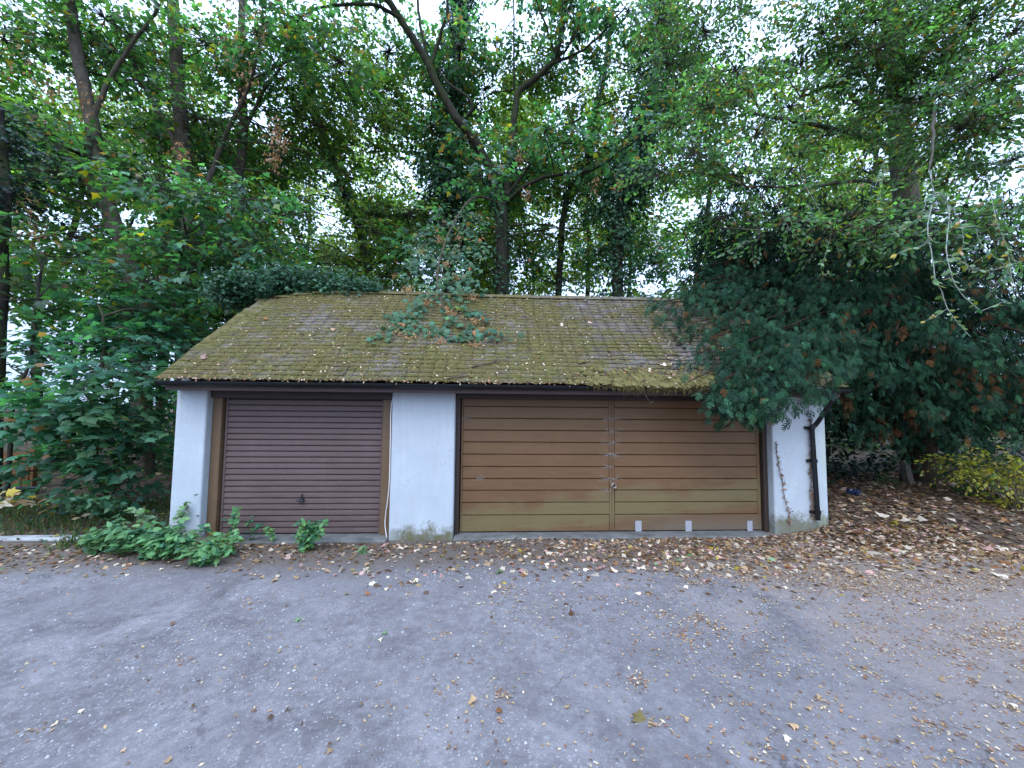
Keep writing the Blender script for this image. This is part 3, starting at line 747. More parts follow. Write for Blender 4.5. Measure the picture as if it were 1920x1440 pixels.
# eaves: soffit, fascia, gutter, downpipe
RX0, RX1 = -4.07, 4.78
child('soffit', MB().box(-4.08, 4.70, -0.205, 0.06, 1.968, 1.985).build('soffit', M['dark_wood_shade']), G)
child('fascia', MB().box(-4.04, 4.72, -0.232, -0.207, 1.925, 2.045).build('fascia', M['fascia'], 0.004), G)
child('fascia', MB().box(-4.05, -4.042, -0.2, -0.005, 1.935, 2.04).build('fascia', M['fascia'], 0.004), G)
def half_round(cy, cz, r, th=0.006, n=12):
    a = np.linspace(np.pi, 2 * np.pi, n)
    o = [(cy + r * math.cos(t), cz + r * 1.0 * math.sin(t)) for t in a]
    i = [(cy + (r - th) * math.cos(t), cz + (r - th) * math.sin(t)) for t in a[::-1]]
    return o + i
gut = child('gutter', MB().prism_x(half_round(-0.292, 2.035, 0.056), -4.075, 4.76).build('gutter', M['black_plastic']), G)
for x in (-4.065, 4.75):
    child('stop_end', MB().prism_x([(y, z) for y, z in half_round(-0.292, 2.036, 0.06)[:12]], x - 0.012, x + 0.012).build('stop_end', M['black_plastic']), gut)
for x in (-2.43, -0.47, 0.75, 2.14, 3.3):
    child('union_bracket', MB().prism_x(half_round(-0.292, 2.036, 0.063, 0.0065), x - 0.055, x + 0.055).build('union_bracket', M['black_plastic']), gut)
pp = [np.array([4.56, -0.292, 1.98]), np.array([4.56, -0.292, 1.90]), np.array([4.54, -0.27, 1.85])]
pt, pb = at(1522, 798, -0.055), at(1534, 975, -0.055)
pp += [np.array([pt[0] + 0.05, -0.09, pt[2] + 0.04]), pt - np.array([0, 0, 0.02]), pb]
DP = child('downpipe', MB().tube(smooth_path(pp[:5], 24).tolist() + [pb], 0.030, 12).build('downpipe', M['black_plastic'], smooth=True), G)
for z in (pt[2] - 0.03, 1.05, 0.35):
    x = pt[0] + (pb[0] - pt[0]) * (pt[2] - z) / (pt[2] - pb[2])
    child('pipe_clip', MB().tube([(x, -0.055, z - 0.02), (x, -0.055, z + 0.02)], 0.041, 12).box(x - 0.075, x + 0.075, -0.03, -0.002, z - 0.018, z + 0.018).build('pipe_clip', M['black_plastic']), DP)
child('outlet', MB().tube([(4.56, -0.292, 2.0), (4.56, -0.292, 1.93)], 0.042, 12).build('outlet', M['black_plastic']), DP)

# roof: deck, tiles laid in courses, ridge tiles, moss
SL = math.hypot(2.05, 1.71); CS, SN = 2.05 / SL, 1.71 / SL; PITCH = math.atan2(SN, CS)
def sag(x, s):
    x = np.asarray(x, float); s = np.asarray(s, float)
    return -0.018 * np.sin(1.25 * x + 0.8) * np.sin(s * 1.1) - 0.2 * np.exp(-((x + 4.4) / 0.85) ** 2) * (s / SL) ** 2 - 0.03 * np.exp(-((x - 2.4) / 0.9) ** 2) * np.exp(-((s - 0.2) / 0.4) ** 2)
def roofpt(x, s, up=0.0):
    x = np.asarray(x, float); s = np.asarray(s, float)
    return np.stack([x, -0.33 + s * CS - up * SN, 2.045 + s * SN + sag(x, s) + up * CS], -1)
xs = np.linspace(RX0 + 0.02, RX1 - 0.02, 60); ss = np.linspace(0.03, SL, 16)
Xg, Sg = np.meshgrid(xs, ss); top = roofpt(Xg, Sg, 0.0).reshape(-1, 3)
back = top.copy(); back[:, 1] = 2 * (-0.33 + SL * CS) - top[:, 1]
i = np.arange(15)[:, None] * 60 + np.arange(59)[None]; Tq = np.stack([i, i + 1, i + 61, i + 60], -1).reshape(-1, 4)
ROOF = child('roof', mesh_np('roof', np.concatenate([top, back]), np.concatenate([Tq, Tq[:, ::-1] + len(top)]), M['tile']), G)
def tile_geo():
    xs = np.linspace(-0.0822, 0.0822, 4); V = []
    for (v, h) in ((0.0, 0.034), (0.215, 0.008)):
        for k, x in enumerate(xs):
            cam_ = 0.003 * (1 - (x / 0.08) ** 2)
            V.append((x, v, h + cam_))
    for (v, h) in ((0.0, 0.020), (0.215, -0.004)):
        for x in xs: V.append((x, v, h + 0.005 * (1 - (x / 0.08) ** 2)))
    Fs = [(k, k + 1, 5 + k, 4 + k) for k in range(3)] + [(8 + k, k + 8 + 4, k + 8 + 5, k + 9) for k in range(3)]
    Fs += [(8 + k, 9 + k, 1 + k, k) for k in range(3)] + [(0, 4, 12, 8), (3, 11, 15, 7)]
    return np.array(V), np.array(Fs)
TVt, TFt = tile_geo()
tile_me = mesh_np('tile', TVt, TFt, M['tile'])
GA = 0.1; NC = 27; W = 0.165
ntile = 0; bulkV, bulkT, bb = [], [], 0
for ci in range(NC):
    off = 0.0 if ci % 2 == 0 else W / 2
    x = RX0 + off + W / 2 * (1 if off == 0 else 0)
    while x < RX1 - 0.03:
        s = 0.0 + ci * GA
        dx, ds, jr, jt = rng.normal(0, 0.002), rng.normal(0, 0.006), rng.normal(0, 0.007), rng.normal(0, 0.016)
        if x < -3.72 - 0.0 and ci > 2:                       # verge tiles that have slipped
            ds -= abs(rng.normal(0, 0.035)); jr += rng.normal(0, 0.07); jt += abs(rng.normal(0, 0.07)); dx -= abs(rng.normal(0, 0.015))
        p = roofpt(x + dx, min(s + ds, SL))
        e = PITCH + jt
        if ci < 5 and ntile < 290:
            o = link('tile', tile_me, ROOF); o.location = p; o.rotation_euler = (e, rng.normal(0, 0.008), jr); ntile += 1
        else:
            Rm = rot(jr, 'z') @ rot(e, 'x'); bulkV.append(TVt @ Rm.T + p); bulkT.append(TFt + bb); bb += len(TVt)
        x += W
o = child('tile_field', mesh_np('tile_field', np.concatenate(bulkV), np.concatenate(bulkT), M['tile']), ROOF); o['kind'] = 'stuff'
rm = MB()
prof = [(0.10 * math.cos(a), 0.05 * math.sin(a) - .02) for a in np.linspace(0, np.pi, 8)] + [(0.085 * math.cos(a), 0.035 * math.sin(a) - .02) for a in np.linspace(np.pi, 0, 8)]
rme = MB().prism_x(prof, -0.155, 0.155).build('ridge_tile', M['tile'])
x = -4.0
while x < RX1 - 0.1:
    o = link('ridge_tile', rme, ROOF); p = roofpt(x, SL, 0); o.location = (x, p[1], p[2] + 0.005); o.rotation_euler = (rng.normal(0, .03), rng.normal(0, .02), rng.normal(0, .02)); x += 0.325
# moss cushions growing out of the tile joints, and a shaggy mat hanging off the eave on the right
def mossiness(x, s):
    v = 0.5 + 0.32 * np.sin(1.3 * x + 2.1 * s) * np.sin(2.2 * s - 0.7 * x + 1) + 0.22 * np.sin(3.7 * x + 1.1) * np.sin(5.1 * s + 0.5)
    return v - 0.42 * sstep(x, 0.6, 2.2) * (1 - np.exp(-((s - 0.15) / 0.25) ** 2)) - 0.1 * (s < 0.1)
n = 26000; mx = rng.uniform(RX0, RX1, n); ms_ = rng.integers(0, NC, n) * GA + np.where(rng.random(n) < 0.6, rng.normal(-0.004, 0.01, n), rng.uniform(0, GA, n))
ok = (rng.random(n) < mossiness(mx, ms_) * 1.3) & (ms_ > 0) & (ms_ < SL); mx, ms_ = mx[ok], ms_[ok]
DOME = (np.array([(math.cos(a), math.sin(a), 0) for a in np.linspace(0, 2 * np.pi, 6)[:-1]] + [(0.1, 0.1, 0.75)]), np.array([(i, (i + 1) % 5, 5) for i in range(5)]))
def blobs(P, R_, flat=0.6):
    TV, TF = DOME; n = len(P); k = len(TV)
    sc = np.asarray(R_).reshape(-1, 1, 1); an = rng.random(n) * 6.28
    ca, sa = np.cos(an)[:, None], np.sin(an)[:, None]
    J = TV[None] * (1 + 0.22 * rng.normal(size=(n, k, 1)))
    Vx = J[:, :, 0] * ca - J[:, :, 1] * sa; Vy = J[:, :, 0] * sa + J[:, :, 1] * ca; Vz = J[:, :, 2] * flat
    Q = np.stack([Vx, Vy * CS - Vz * SN, Vy * SN + Vz * CS], -1) * sc
    return (P[:, None] + Q).reshape(-1, 3), (np.arange(n)[:, None, None] * k + TF[None]).reshape(-1, 3)
Vb, Tb = blobs(roofpt(mx, ms_, 0.026), rng.uniform(0.007, 0.022, len(mx)) * (1 + (rng.random(len(mx)) < 0.06) * 0.8), 0.55)
n2 = 900; ex = rng.normal(2.15, 0.55, n2).clip(1.0, 3.6); es = np.abs(rng.normal(0.02, 0.16, n2)) - 0.03
Vc, Tc = blobs(roofpt(ex, es, 0.03 + 0.03 * rng.random(n2)), rng.uniform(0.018, 0.045, n2), 0.7)
mo = child('moss', mesh_np('moss', np.concatenate([Vb, Vc]), np.concatenate([Tb, Tc + len(Vb)]), M['moss'], smooth=True), ROOF); mo['kind'] = 'stuff'
# hanging strands of the mat
sp_ = []
for q in range(420):
    x = float(rng.normal(2.15, 0.5)); 
    if not 1.15 < x < 3.3: continue
    p = roofpt(x, -0.03, 0.03) + rng.normal(0, 0.015, 3)
    L = abs(rng.normal(0.03, 0.035)) + 0.015
    sp_.append((np.array([p, p + np.array([rng.normal(0, .012), -0.02, -L * .5]), p + np.array([rng.normal(0, .02), -0.015, -L])]), 0.005, 0.0015))
V, T = tube_np(sp_, 3); ms2 = child('moss_fringe', mesh_np('moss_fringe', V, T, M['moss']), ROOF); ms2['kind'] = 'stuff'

# ------------------------------------------------------------------ trees behind the garage
GREEN = (0.058, 0.148, 0.058); TEAL = (0.056, 0.155, 0.085); LIME = (0.135, 0.195, 0.048); OLIVE = (0.085, 0.15, 0.042)
DEADL = (0.24, 0.125, 0.05); YEL = (0.32, 0.26, 0.03)
AUT = [(0.018, DEADL), (0.012, YEL), (0.14, LIME)]
# central forked sycamore
t1 = [(atp([(938, 690), (940, 560), (942, 470), (940, 405), (931, 365), (922, 325)], 6.5), 0.24, 0.17),
      (atp([(926, 335, 6.5), (905, 290, 6.3), (880, 248, 6.1), (858, 225, 6), (842, 200, 6), (818, 155, 5.9), (800, 115, 5.8), (775, 72, 5.7), (745, 28, 5.6), (715, -15, 5.5), (680, -80, 5.4)]), 0.15, 0.085),
      (atp([(941, 400, 6.5), (955, 330, 6.8), (961, 260, 7), (966, 200, 7), (975, 168, 7), (1003, 148, 6.9), (1035, 118, 6.8), (1052, 65, 6.7), (1058, 0, 6.6), (1062, -70, 6.5)]), 0.13, 0.075),
      (atp([(806, 125, 5.8), (822, 80, 5.8), (838, 20, 5.7), (842, -50, 5.6)]), 0.06, 0.035),
      (atp([(815, 145, 5.9), (795, 85, 6.2), (785, 20, 6.4), (780, -50, 6.5)]), 0.06, 0.035),
      (atp([(750, 36, 5.6), (712, 12, 5.3), (660, 8, 5.0), (610, 12, 4.8), (560, 30, 4.6), (520, 60, 4.4)]), 0.055, 0.02),
      (atp([(860, 228, 6), (885, 205, 5.8), (872, 178, 5.7), (845, 160, 5.7), (822, 128, 5.7)]), 0.05, 0.03),
      (atp([(1040, 116, 6.8), (1066, 85, 6.6), (1085, 40, 6.5), (1095, -30, 6.4)]), 0.045, 0.025),
      (atp([(1030, 122, 6.8), (1085, 98, 6.4), (1130, 62, 6.1), (1175, 10, 5.9)]), 0.05, 0.02),
      (atp([(1040, 100, 6.8), (1022, 45, 6.6), (1004, 0, 6.5), (990, -50, 6.4)]), 0.04, 0.02),
      (atp([(964, 168, 7), (964, 90, 6.8), (963, 0, 6.6), (962, -50, 6.6)]), 0.035, 0.02),
      (atp([(944, 385, 6.5), (985, 348, 6), (1040, 328, 5.6), (1110, 318, 5.2), (1160, 285, 4.8), (1210, 250, 4.5)]), 0.065, 0.02),
      (atp([(946, 372, 6.5), (975, 335, 6.7), (1010, 290, 7), (1060, 240, 7.2), (1120, 200, 7.4)]), 0.06, 0.02)]
cl = clumps_in(30, at(700, 420, 5) * [1, 0, 1] + [0, 6.2, 0], at(1260, -60, 8) * [1, 0, 1] + [0, 9, 0], 0.5, 0.9, gap=1.0)
cl += [(at(690, -40, 5), 0.8), (at(560, 40, 4.5), 0.7), (at(480, 60, 4.3), 0.7), (at(1180, 20, 5.8), 0.8), (at(1075, 250, 5), 0.55), (at(880, 265, 5.2), 0.5),
       (at(900, 330, 4.6), 0.5), (at(1020, 250, 4.8), 0.5), (at(1180, 250, 4.5), 0.6), (at(1110, 300, 5), 0.5), (at(840, 420, 4.4), 0.5), (at(800, 470, 4.2), 0.45)]
CT = tree('sycamore_tree', 'grey-brown sycamore forking high above the middle of the roof ridge', t1, cl, T_MID, 0.165, TEAL, [(0.07, DEADL), (0.02, YEL), (0.08, LIME)], nspray=15, nl=7, tilt=0.45, mat='bark_dark', ivy=(t1[0][0], .34, 2600, .11))

TR = 'trees standing behind the garage'
def ivytree(px_pts, Y, r, label, rad, n, cl, base=OLIVE, size=0.155, ns=14, isz=0.12):
    p = atp(px_pts, Y)
    p[0][2] = 0
    return tree('ivy_clad_tree', label, [(p, r, r * 0.45)], cl, T_MID, size, base, AUT, nspray=ns, nl=7, group=TR, ivy=(p, rad, n, isz), mat='bark_dark')
ivytree([(852, 560), (842, 450), (838, 330), (848, 200), (860, 60), (868, -60)], 8.2, 0.22, 'tree wrapped in a thick dark ivy column left of the forked sycamore', 1.25, 14000,
        clumps_in(14, (-5, 7, 7.5), (0.5, 10, 15), 0.6, 1.0, gap=1.2))
ivytree([(1165, 560), (1158, 440), (1188, 330), (1214, 220), (1236, 100), (1252, -60)], 7.6, 0.2, 'tree with broad dark ivy right of the forked sycamore, leaning right', 1.25, 14000,
        clumps_in(14, (1.2, 7, 7), (6.5, 10, 15), 0.6, 1.0, gap=1.2))
ivytree([(1040, 560), (1054, 420), (1088, 330), (1112, 255), (1132, 140), (1150, 20)], 9.5, 0.14, 'slim ivy-covered trunk close behind the right of the forked sycamore', 0.34, 1800,
        clumps_in(10, (-0.5, 9, 7), (5, 12, 15), 0.6, 1.0, gap=1.2), LIME)
ivytree([(720, 590), (690, 500), (640, 345), (598, 240), (576, 150), (560, 30)], 8.8, 0.17, 'ivy-covered trunk leaning left above the left part of the roof', 0.36, 2000,
        clumps_in(12, (-8.5, 7.5, 7), (-3.2, 10.5, 15), 0.6, 1.0, gap=1.2), OLIVE)
# left-hand sycamores
def plain(limbs, Y, label, cl, base=GREEN, size=0.15, ns=15, alts=AUT, leaf=T_MID, **k):
    L = [(atp(p, Y), a, b) for p, a, b in limbs]; L[0][0][0][2] = 0
    return tree('broadleaf_tree', label, L, cl, leaf, size, base, alts, nspray=ns, nl=7, group=TR, **k)
plain([([(356, 700), (352, 500), (350, 400), (345, 300), (336, 180), (327, 50), (320, -60)], 0.24, 0.13), ([(352, 410), (385, 350), (420, 260), (470, 150), (500, 30)], 0.09, 0.03), ([(345, 300), (310, 230), (260, 140), (240, 20)], 0.09, 0.04)],
      5.4, 'thick straight grey trunk among the leaves left of the roof', clumps_in(23, (-10.5, 4.4, 4.0), (-4.0, 8.0, 13), 0.6, 1.05, gap=1.15))
plain([([(312, 640), (311, 470), (307, 380), (300, 250), (290, 120)], 0.13, 0.06)], 8, 'slender dark trunk just left of the thick grey trunk', clumps_in(10, (-13, 7, 6), (-7, 10, 14), 0.7, 1.1, gap=1.2), LIME)
plain([([(440, 600), (442, 430), (449, 330), (456, 230), (452, 100), (456, -40)], 0.17, 0.09), ([(452, 260), (490, 180), (540, 100), (570, 20)], 0.06, 0.03)], 6.4,
      'grey trunk rising right of the thick grey trunk', clumps_in(19, (-8.5, 5.7, 4.6), (-3.4, 8.6, 14), 0.6, 1.0, gap=1.15), OLIVE)
plain([([(290, 640), (250, 520), (214, 420), (186, 330), (172, 230), (152, 130), (136, 40), (120, -60)], 0.2, 0.1), ([(203, 395), (170, 345), (132, 300), (90, 250), (42, 205), (-30, 180)], 0.13, 0.06), ([(172, 230), (205, 150), (250, 80), (300, 10)], 0.06, 0.03)],
      4.2, 'curved grey trunk with a heavy limb reaching to the left edge', clumps_in(27, (-14.5, 3.1, 3.4), (-7, 6.6, 13), 0.6, 1.05, gap=1.2), alts=[(0.04, DEADL), (0.02, YEL), (0.12, LIME)])
plain([([(372, 720), (352, 650), (334, 605), (326, 565), (338, 505), (350, 440)], 0.19, 0.07)], 3.6, 'stout short trunk leaning left close to the roof verge', clumps_in(12, (-7.6, 2.0, 3.3), (-5.0, 4.0, 6.2), 0.4, 0.7, gap=0.7), TEAL)
# brown seed bunches hanging among the left crowns are dry leaf clumps of their own tree
# dark holly at the far left
hol = [(atp([(10, 640), (8, 400), (0, 200)], 1.6), 0.1, 0.05)]; hol[0][0][0][2] = 0
tree('holly_tree', 'very dark dense evergreen at the left edge', hol, [(at(-10, 330, 1.6), 0.45), (at(10, 260, 1.6), 0.35), (at(-20, 210, 1.7), 0.4), (at(5, 370, 1.6), 0.35), (at(-40, 270, 1.7), 0.5)], T_FAR2, 0.075, (0.012, 0.034, 0.026), nspray=40, nl=8, spray_len=0.3, leafmat='ivy', cat='tree', mat='bark_dark')

# young sycamores in front, left of the garage
yl = [(atp([(200, 985, 1.6), (170, 800, 1.6), (188, 690, 1.5), (196, 620, 1.5), (185, 570, 1.5)]), 0.05, 0.008), (atp([(178, 820, 1.6), (240, 740, 1.2), (280, 690, 1.0)]), 0.03, 0.012),
      (atp([(178, 760, 1.6), (120, 690, 1.3), (60, 650, 1.1)]), 0.03, 0.012)]
yl[0][0][0][2] = 0
yc = [(at(x, y, Y), r) for x, y, Y, r in ((250, 720, 0.9, .42), (190, 690, 0.9, .42), (120, 760, 0.8, .4), (60, 790, 0.8, .4), (240, 800, 0.9, .42), (170, 840, 0.8, .42), (110, 860, 0.8, .22), (150, 885, 0.9, .2), (45, 885, 0.8, .17), (240, 930, 1.0, .18), (280, 860, 0.9, .3), (300, 760, 1.1, .25),
       (230, 900, 0.9, .28), (130, 640, 1.6, .4), (230, 630, 1.8, .42), (285, 650, 1.8, .35), (180, 770, 0.7, .42), (250, 580, 2.2, .5), (300, 610, 2.3, .4))]
YS = tree('young_sycamore', 'young sycamore with layered dark teal leaves beside the left white pier', yl, yc, T_SYC, 0.125, (0.052, 0.16, 0.098), [(0.01, DEADL), (0.1, (0.08, 0.2, 0.12))], nspray=27, nl=8, spray_len=0.45, droop=0.25, tilt=0.22, twig_r=0.012, mat='twig', parts=300)
ysap = [(atp([(12, 965, 1.2), (14, 880, 1.2), (18, 800, 1.2), (36, 730, 1.2), (62, 650, 1.3), (70, 560, 1.3)]), 0.035, 0.015)]; ysap[0][0][0][2] = 0
tree('young_sycamore', 'thin dark stem bending right near the left edge of the yard', ysap, [(at(60, 560, 1.3), .45), (at(20, 640, 1.3), .4), (at(60, 700, 1.6), .4), (at(-20, 560, 1.4), .4), (at(110, 600, 2.2), .5), (at(20, 440, 1.6), .5), (at(90, 480, 1.8), .5), (at(150, 540, 2.2), .5)], T_SYCL, 0.13, GREEN, AUT, nspray=8, nl=7, spray_len=0.45, mat='bark_dark', twig_r=0.012)

# wood beyond, each tree its own
bgx = [(-20, 19), (-15, 15), (-11.5, 18), (-8, 14), (-5, 17.5), (-2, 14.5), (1.2, 17), (4.2, 14), (7.5, 17), (10.5, 13), (14, 16), (18, 13), (22, 17), (-17, 10.5), (15, 9.5)]
WH = ['at the far left', 'behind the curved trunk', 'behind the slender dark trunk', 'behind the trunk leaning left', 'behind the left half of the ridge', 'left of the thick ivy column', 'behind the forked sycamore', 'right of the forked sycamore',
      'behind the broad ivy trunk', 'between the broad ivy trunk and the yew', 'behind the top of the yew', 'just left of the beech trunk', 'far behind the beech trunk', 'behind the left edge evergreen', 'close behind the beech trunk']
for i, (x, y) in enumerate(bgx):
    h = rng.uniform(15, 20)
    tp = [(x, y, 0), (x + rng.normal(0, .3), y, h * .3), (x + rng.normal(0, .6), y, h * .6), (x + rng.normal(0, .8), y, h * .92)]
    base = [(.18, .25, .055), (.11, .21, .055), (.15, .22, .055), (0.16, 0.23, 0.05)][i % 4]; tone_ = ['pale yellow-green', 'mid green', 'dull olive', 'light green'][i % 4]
    ci_ = clumps_in(19, (x - 3.4, y - 2, 5.5 if x < -12 else 3.8), (x + 3.4, y + 2, h), 0.7, 1.2, gap=1.2)
    tree('broadleaf_tree', f'slim {tone_} tree in the background wood, {WH[i]}', [(tp, 0.16, 0.06)], ci_, T_FAR2, 0.19, base, [(0.03, DEADL), (0.03, YEL)], nspray=11, nl=7, spray_len=0.7,
         group='trees of the background wood', twigs=False, mat='bark_dark')
# understorey that closes the view low down
def scrub(name, boxes, n, size, base, tm, lm='syc', alts=(), kind='stuff', label=None, cat=None):
    Ps = []
    for lo, hi, wgt in boxes:
        lo, hi = np.array(lo, float), np.array(hi, float); k = int(n * wgt)
        nc = max(3, int(k / 90)); cc = lo + (hi - lo) * rng.random((nc, 3)); cc[:, 2] = lo[2] + (hi[2] - lo[2]) * rng.random(nc) ** 1.3
        j = rng.integers(0, nc, k); Ps.append(cc[j] + rng.normal(0, 1, (k, 3)) * np.array([0.45, 0.45, 0.3]))
    P = np.concatenate(Ps); P[:, 2] = np.maximum(P[:, 2], gz(P[:, 0], P[:, 1]) + 0.03); k = len(P)
    U = rand_dirs(k) * np.array([1, 1, 0.4]) + np.array([0, 0, -0.2]); Nn = np.array([0, 0, 1.0]) + 0.5 * rng.normal(size=(k, 3))
    o = link(name, leaf_mesh(name, P, U, Nn, size * (0.6 + 0.7 * rng.random(k)), tm, colmix(k, base, 0.35, alts), M[lm]))
    props(o, label, cat, None, kind); return o
scrub('undergrowth', [((-14, 11, 0), (-4, 15, 3.0), 0.2), ((-4, 10, 0), (6, 13, 4.6), 0.34), ((6, 9, 0), (24, 14, 3.5), 0.36)], 26000, 0.17, (0.05, 0.12, 0.04), T_FAR2, alts=[(0.1, LIME)],
      label='mass of low leafy undergrowth at the foot of the wood', cat='undergrowth')
scrub('undergrowth', [((-13, 4.5, 0), (-5.0, 8, 3.0), 1.0)], 7000, 0.14, (0.045, 0.12, 0.055), T_MID, alts=[(0.06, LIME), (0.03, DEADL)],
      label='dark leafy thicket behind the young sycamore left of the garage', cat='undergrowth')
scrub('far_wood', [((-12, 24, 0), (60, 34, 5), 0.5), ((-60, 26, 0), (-12, 34, 3.0), 0.1), ((-60, -5, 0), (-40, 24, 3), 0.12), ((34, -5, 0), (60, 24, 8), 0.15)], 30000, 0.42, (0.09, 0.16, 0.045), T_FAR2,
      label='far edge of the wood seen as one mass through the trees', cat='woodland')

# ivy sprawling over the left end of the ridge
def roof_ivy():
    root = empty('ivy_bush', (-3.6, 1.9, 3.7)); props(root, 'ivy bush sprawling over the left end of the roof ridge', 'ivy')
    P = []; st = []
    a0 = roofpt(-3.3, SL)
    for i in range(80):
        x = rng.uniform(-5.0, -2.1); hgt = 0.33 * (1 - ((x + 3.5) / 1.55) ** 2) + 0.16
        c = np.array([x, 1.66 + rng.uniform(0.0, 0.6), 3.62 + 0.05 + rng.random() * max(hgt, 0.1)])
        k = 110; P.append(c + rng.normal(0, 1, (k, 3)) * [0.14, 0.14, 0.1]); st.append((smooth_path([(x * 0.5 - 1.7, 2.2, 3.3), (x * 0.8 - 0.7, 2.0, 3.62), c], 6), 0.012, 0.004))
    P = np.concatenate(P); k = len(P)
    ok = P[:, 2] > 3.60 - 0.85 * np.abs(P[:, 1] - 1.72); P = P[ok]; k = len(P)
    U = rand_dirs(k) * [1, 1, .5] + [0, -0.5, -0.4]; Nn = np.array([0, -0.5, 0.8]) + 0.5 * rng.normal(size=(k, 3))
    o = child('leaves', leaf_mesh('leaves', P, U, Nn, 0.07 * (0.6 + 0.8 * rng.random(k)), T_MID, colmix(k, (0.036, 0.095, 0.05), 0.35), M['ivy']), root); o['kind'] = 'stuff'
    V, T = tube_np(st, 4); child('stems', mesh_np('stems', V, T, M['bark_dark']), root)
roof_ivy()

# ------------------------------------------------------------------ beech on the right with hanging twigs
b0 = [(atp([(1712, 700), (1704, 540), (1700, 400), (1692, 300), (1684, 200), (1676, 60), (1670, -60)], 3.9), 0.3, 0.17),
      (atp([(1690, 300, 3.9), (1645, 265, 3.2), (1605, 252, 2.6), (1560, 240, 2.0), (1480, 225, 1.5), (1400, 210, 1.0)]), 0.08, 0.025),
      (atp([(1684, 210, 3.9), (1612, 195, 3.0), (1590, 168, 2.6), (1560, 162, 2.2), (1500, 180, 1.8)]), 0.07, 0.02),
      (atp([(1684, 200, 3.9), (1740, 80, 2.8), (1790, 20, 1.8), (1830, -20, 0.8)]), 0.09, 0.04),
      (atp([(1690, 330, 3.9), (1760, 280, 2.4), (1830, 250, 1.0), (1920, 240, -0.2)]), 0.07, 0.02),
      (atp([(1678, 100, 3.9), (1640, 20, 2.6), (1600, -40, 1.4)]), 0.08, 0.03),
      (atp([(1690, 260, 3.9), (1740, 210, 1.5), (1750, 240, -0.4), (1742, 320, -1.3)]), 0.05, 0.008),
      (atp([(1690, 340, 3.9), (1600, 340, 2.5), (1500, 350, 1.4), (1400, 350, 0.8)]), 0.05, 0.012),
      (atp([(1698, 420, 3.9), (1640, 415, 2.2), (1560, 420, 1.0), (1480, 415, 0.5), (1420, 440, 0.5)]), 0.035, 0.008),
      (atp([(1698, 410, 3.9), (1730, 400, 2.0), (1800, 405, 0.4), (1870, 425, -0.4), (1920, 460, -0.7)]), 0.035, 0.008),
      (atp([(1694, 380, 3.9), (1660, 395, 2.4), (1650, 410, 0.8), (1640, 425, 0.1)]), 0.02, 0.006)]
b0[0][0][0][2] = 0
bc = []
for x, y, Y, r in ((1500, 120, 1.6, .5), (1540, 60, 1.4, .5), (1640, 40, 1.4, .6), (1720, 60, 1.6, .6), (1820, 40, 1.0, .6), (1900, 60, 0.6, .5), (1620, 130, 1.8, .5), (1700, 150, 1.6, .5), (1790, 140, 1.2, .5), (1880, 160, 0.4, .5),
                   (1840, 230, 0.4, .4), (1760, 240, 1.2, .4), (1900, 300, 0.0, .35), (1820, 320, 0.6, .3), (1740, 330, 1.8, .3), (1620, 320, 2.0, .3), (1560, 250, 1.8, .4), (1480, 200, 1.4, .4), (1420, 250, 1.0, .4), (1480, 320, 1.4, .35),
                   (1380, 130, 1.2, .4), (1330, 200, 1.0, .4), (1300, 290, 0.8, .35), (1380, 330, 0.9, .35), (1450, 390, 1.0, .3), (1540, 390, 1.6, .25), (1320, 60, 1.6, .5), (1250, 120, 1.8, .4), (1270, 230, 1.4, .35),
                   (1420, 30, 1.6, .3), (1560, -30, 1.2, .5), (1720, -40, 1.2, .6), (1860, -40, 0.8, .6), (1350, -20, 1.6, .45), (1660, 220, 1.6, .3), (1900, 390, -0.4, .25), (1860, 400, 0.4, .25), (1690, 180, 1.6, .5), (1720, 110, 1.4, .5), (1700, 250, 2.2, .3), (1760, 180, 0.8, .4), (1650, 90, 1.0, .5), (1800, 240, 0.2, .4), (1860, 150, 0.0, .4), (1590, 90, 1.2, .45), (1480, 420, .3, .25), (1560, 440, .2, .25), (1640, 430, .1, .25), (1720, 440, -.1, .22), (1800, 420, -.3, .25), (1870, 440, -.5, .25), (1420, 450, .6, .2), (1600, 400, 0.6, .3), (1900, 470, -.6, .2), (1740, 390, .2, .25), (1240, 30, 2.0, .4), (1230, 330, 1.2, .3), (1350, 410, 1.2, .25)):
    bc.append((at(x, y, Y), r * 1.08))
BT = tree('beech_tree', 'beech with fine oval leaves and pale hanging twigs filling the upper right', b0, bc, T_OV4, 0.088, (0.085, 0.18, 0.075), [(0.05, (0.2, 0.11, 0.04)), (0.03, (0.26, 0.22, 0.03)), (0.12, (0.07, 0.12, 0.06)), (0.05, (0.1, 0.16, 0.1))],
          nspray=47, nl=9, spray_len=0.42, droop=0.3, tilt=0.6, twig_r=0.012, leafmat='beech', cat='tree')
def crop(pts, Y): return [at(1660 + x * 0.2362, 300 + y * 0.2362, Y) for x, y in pts]
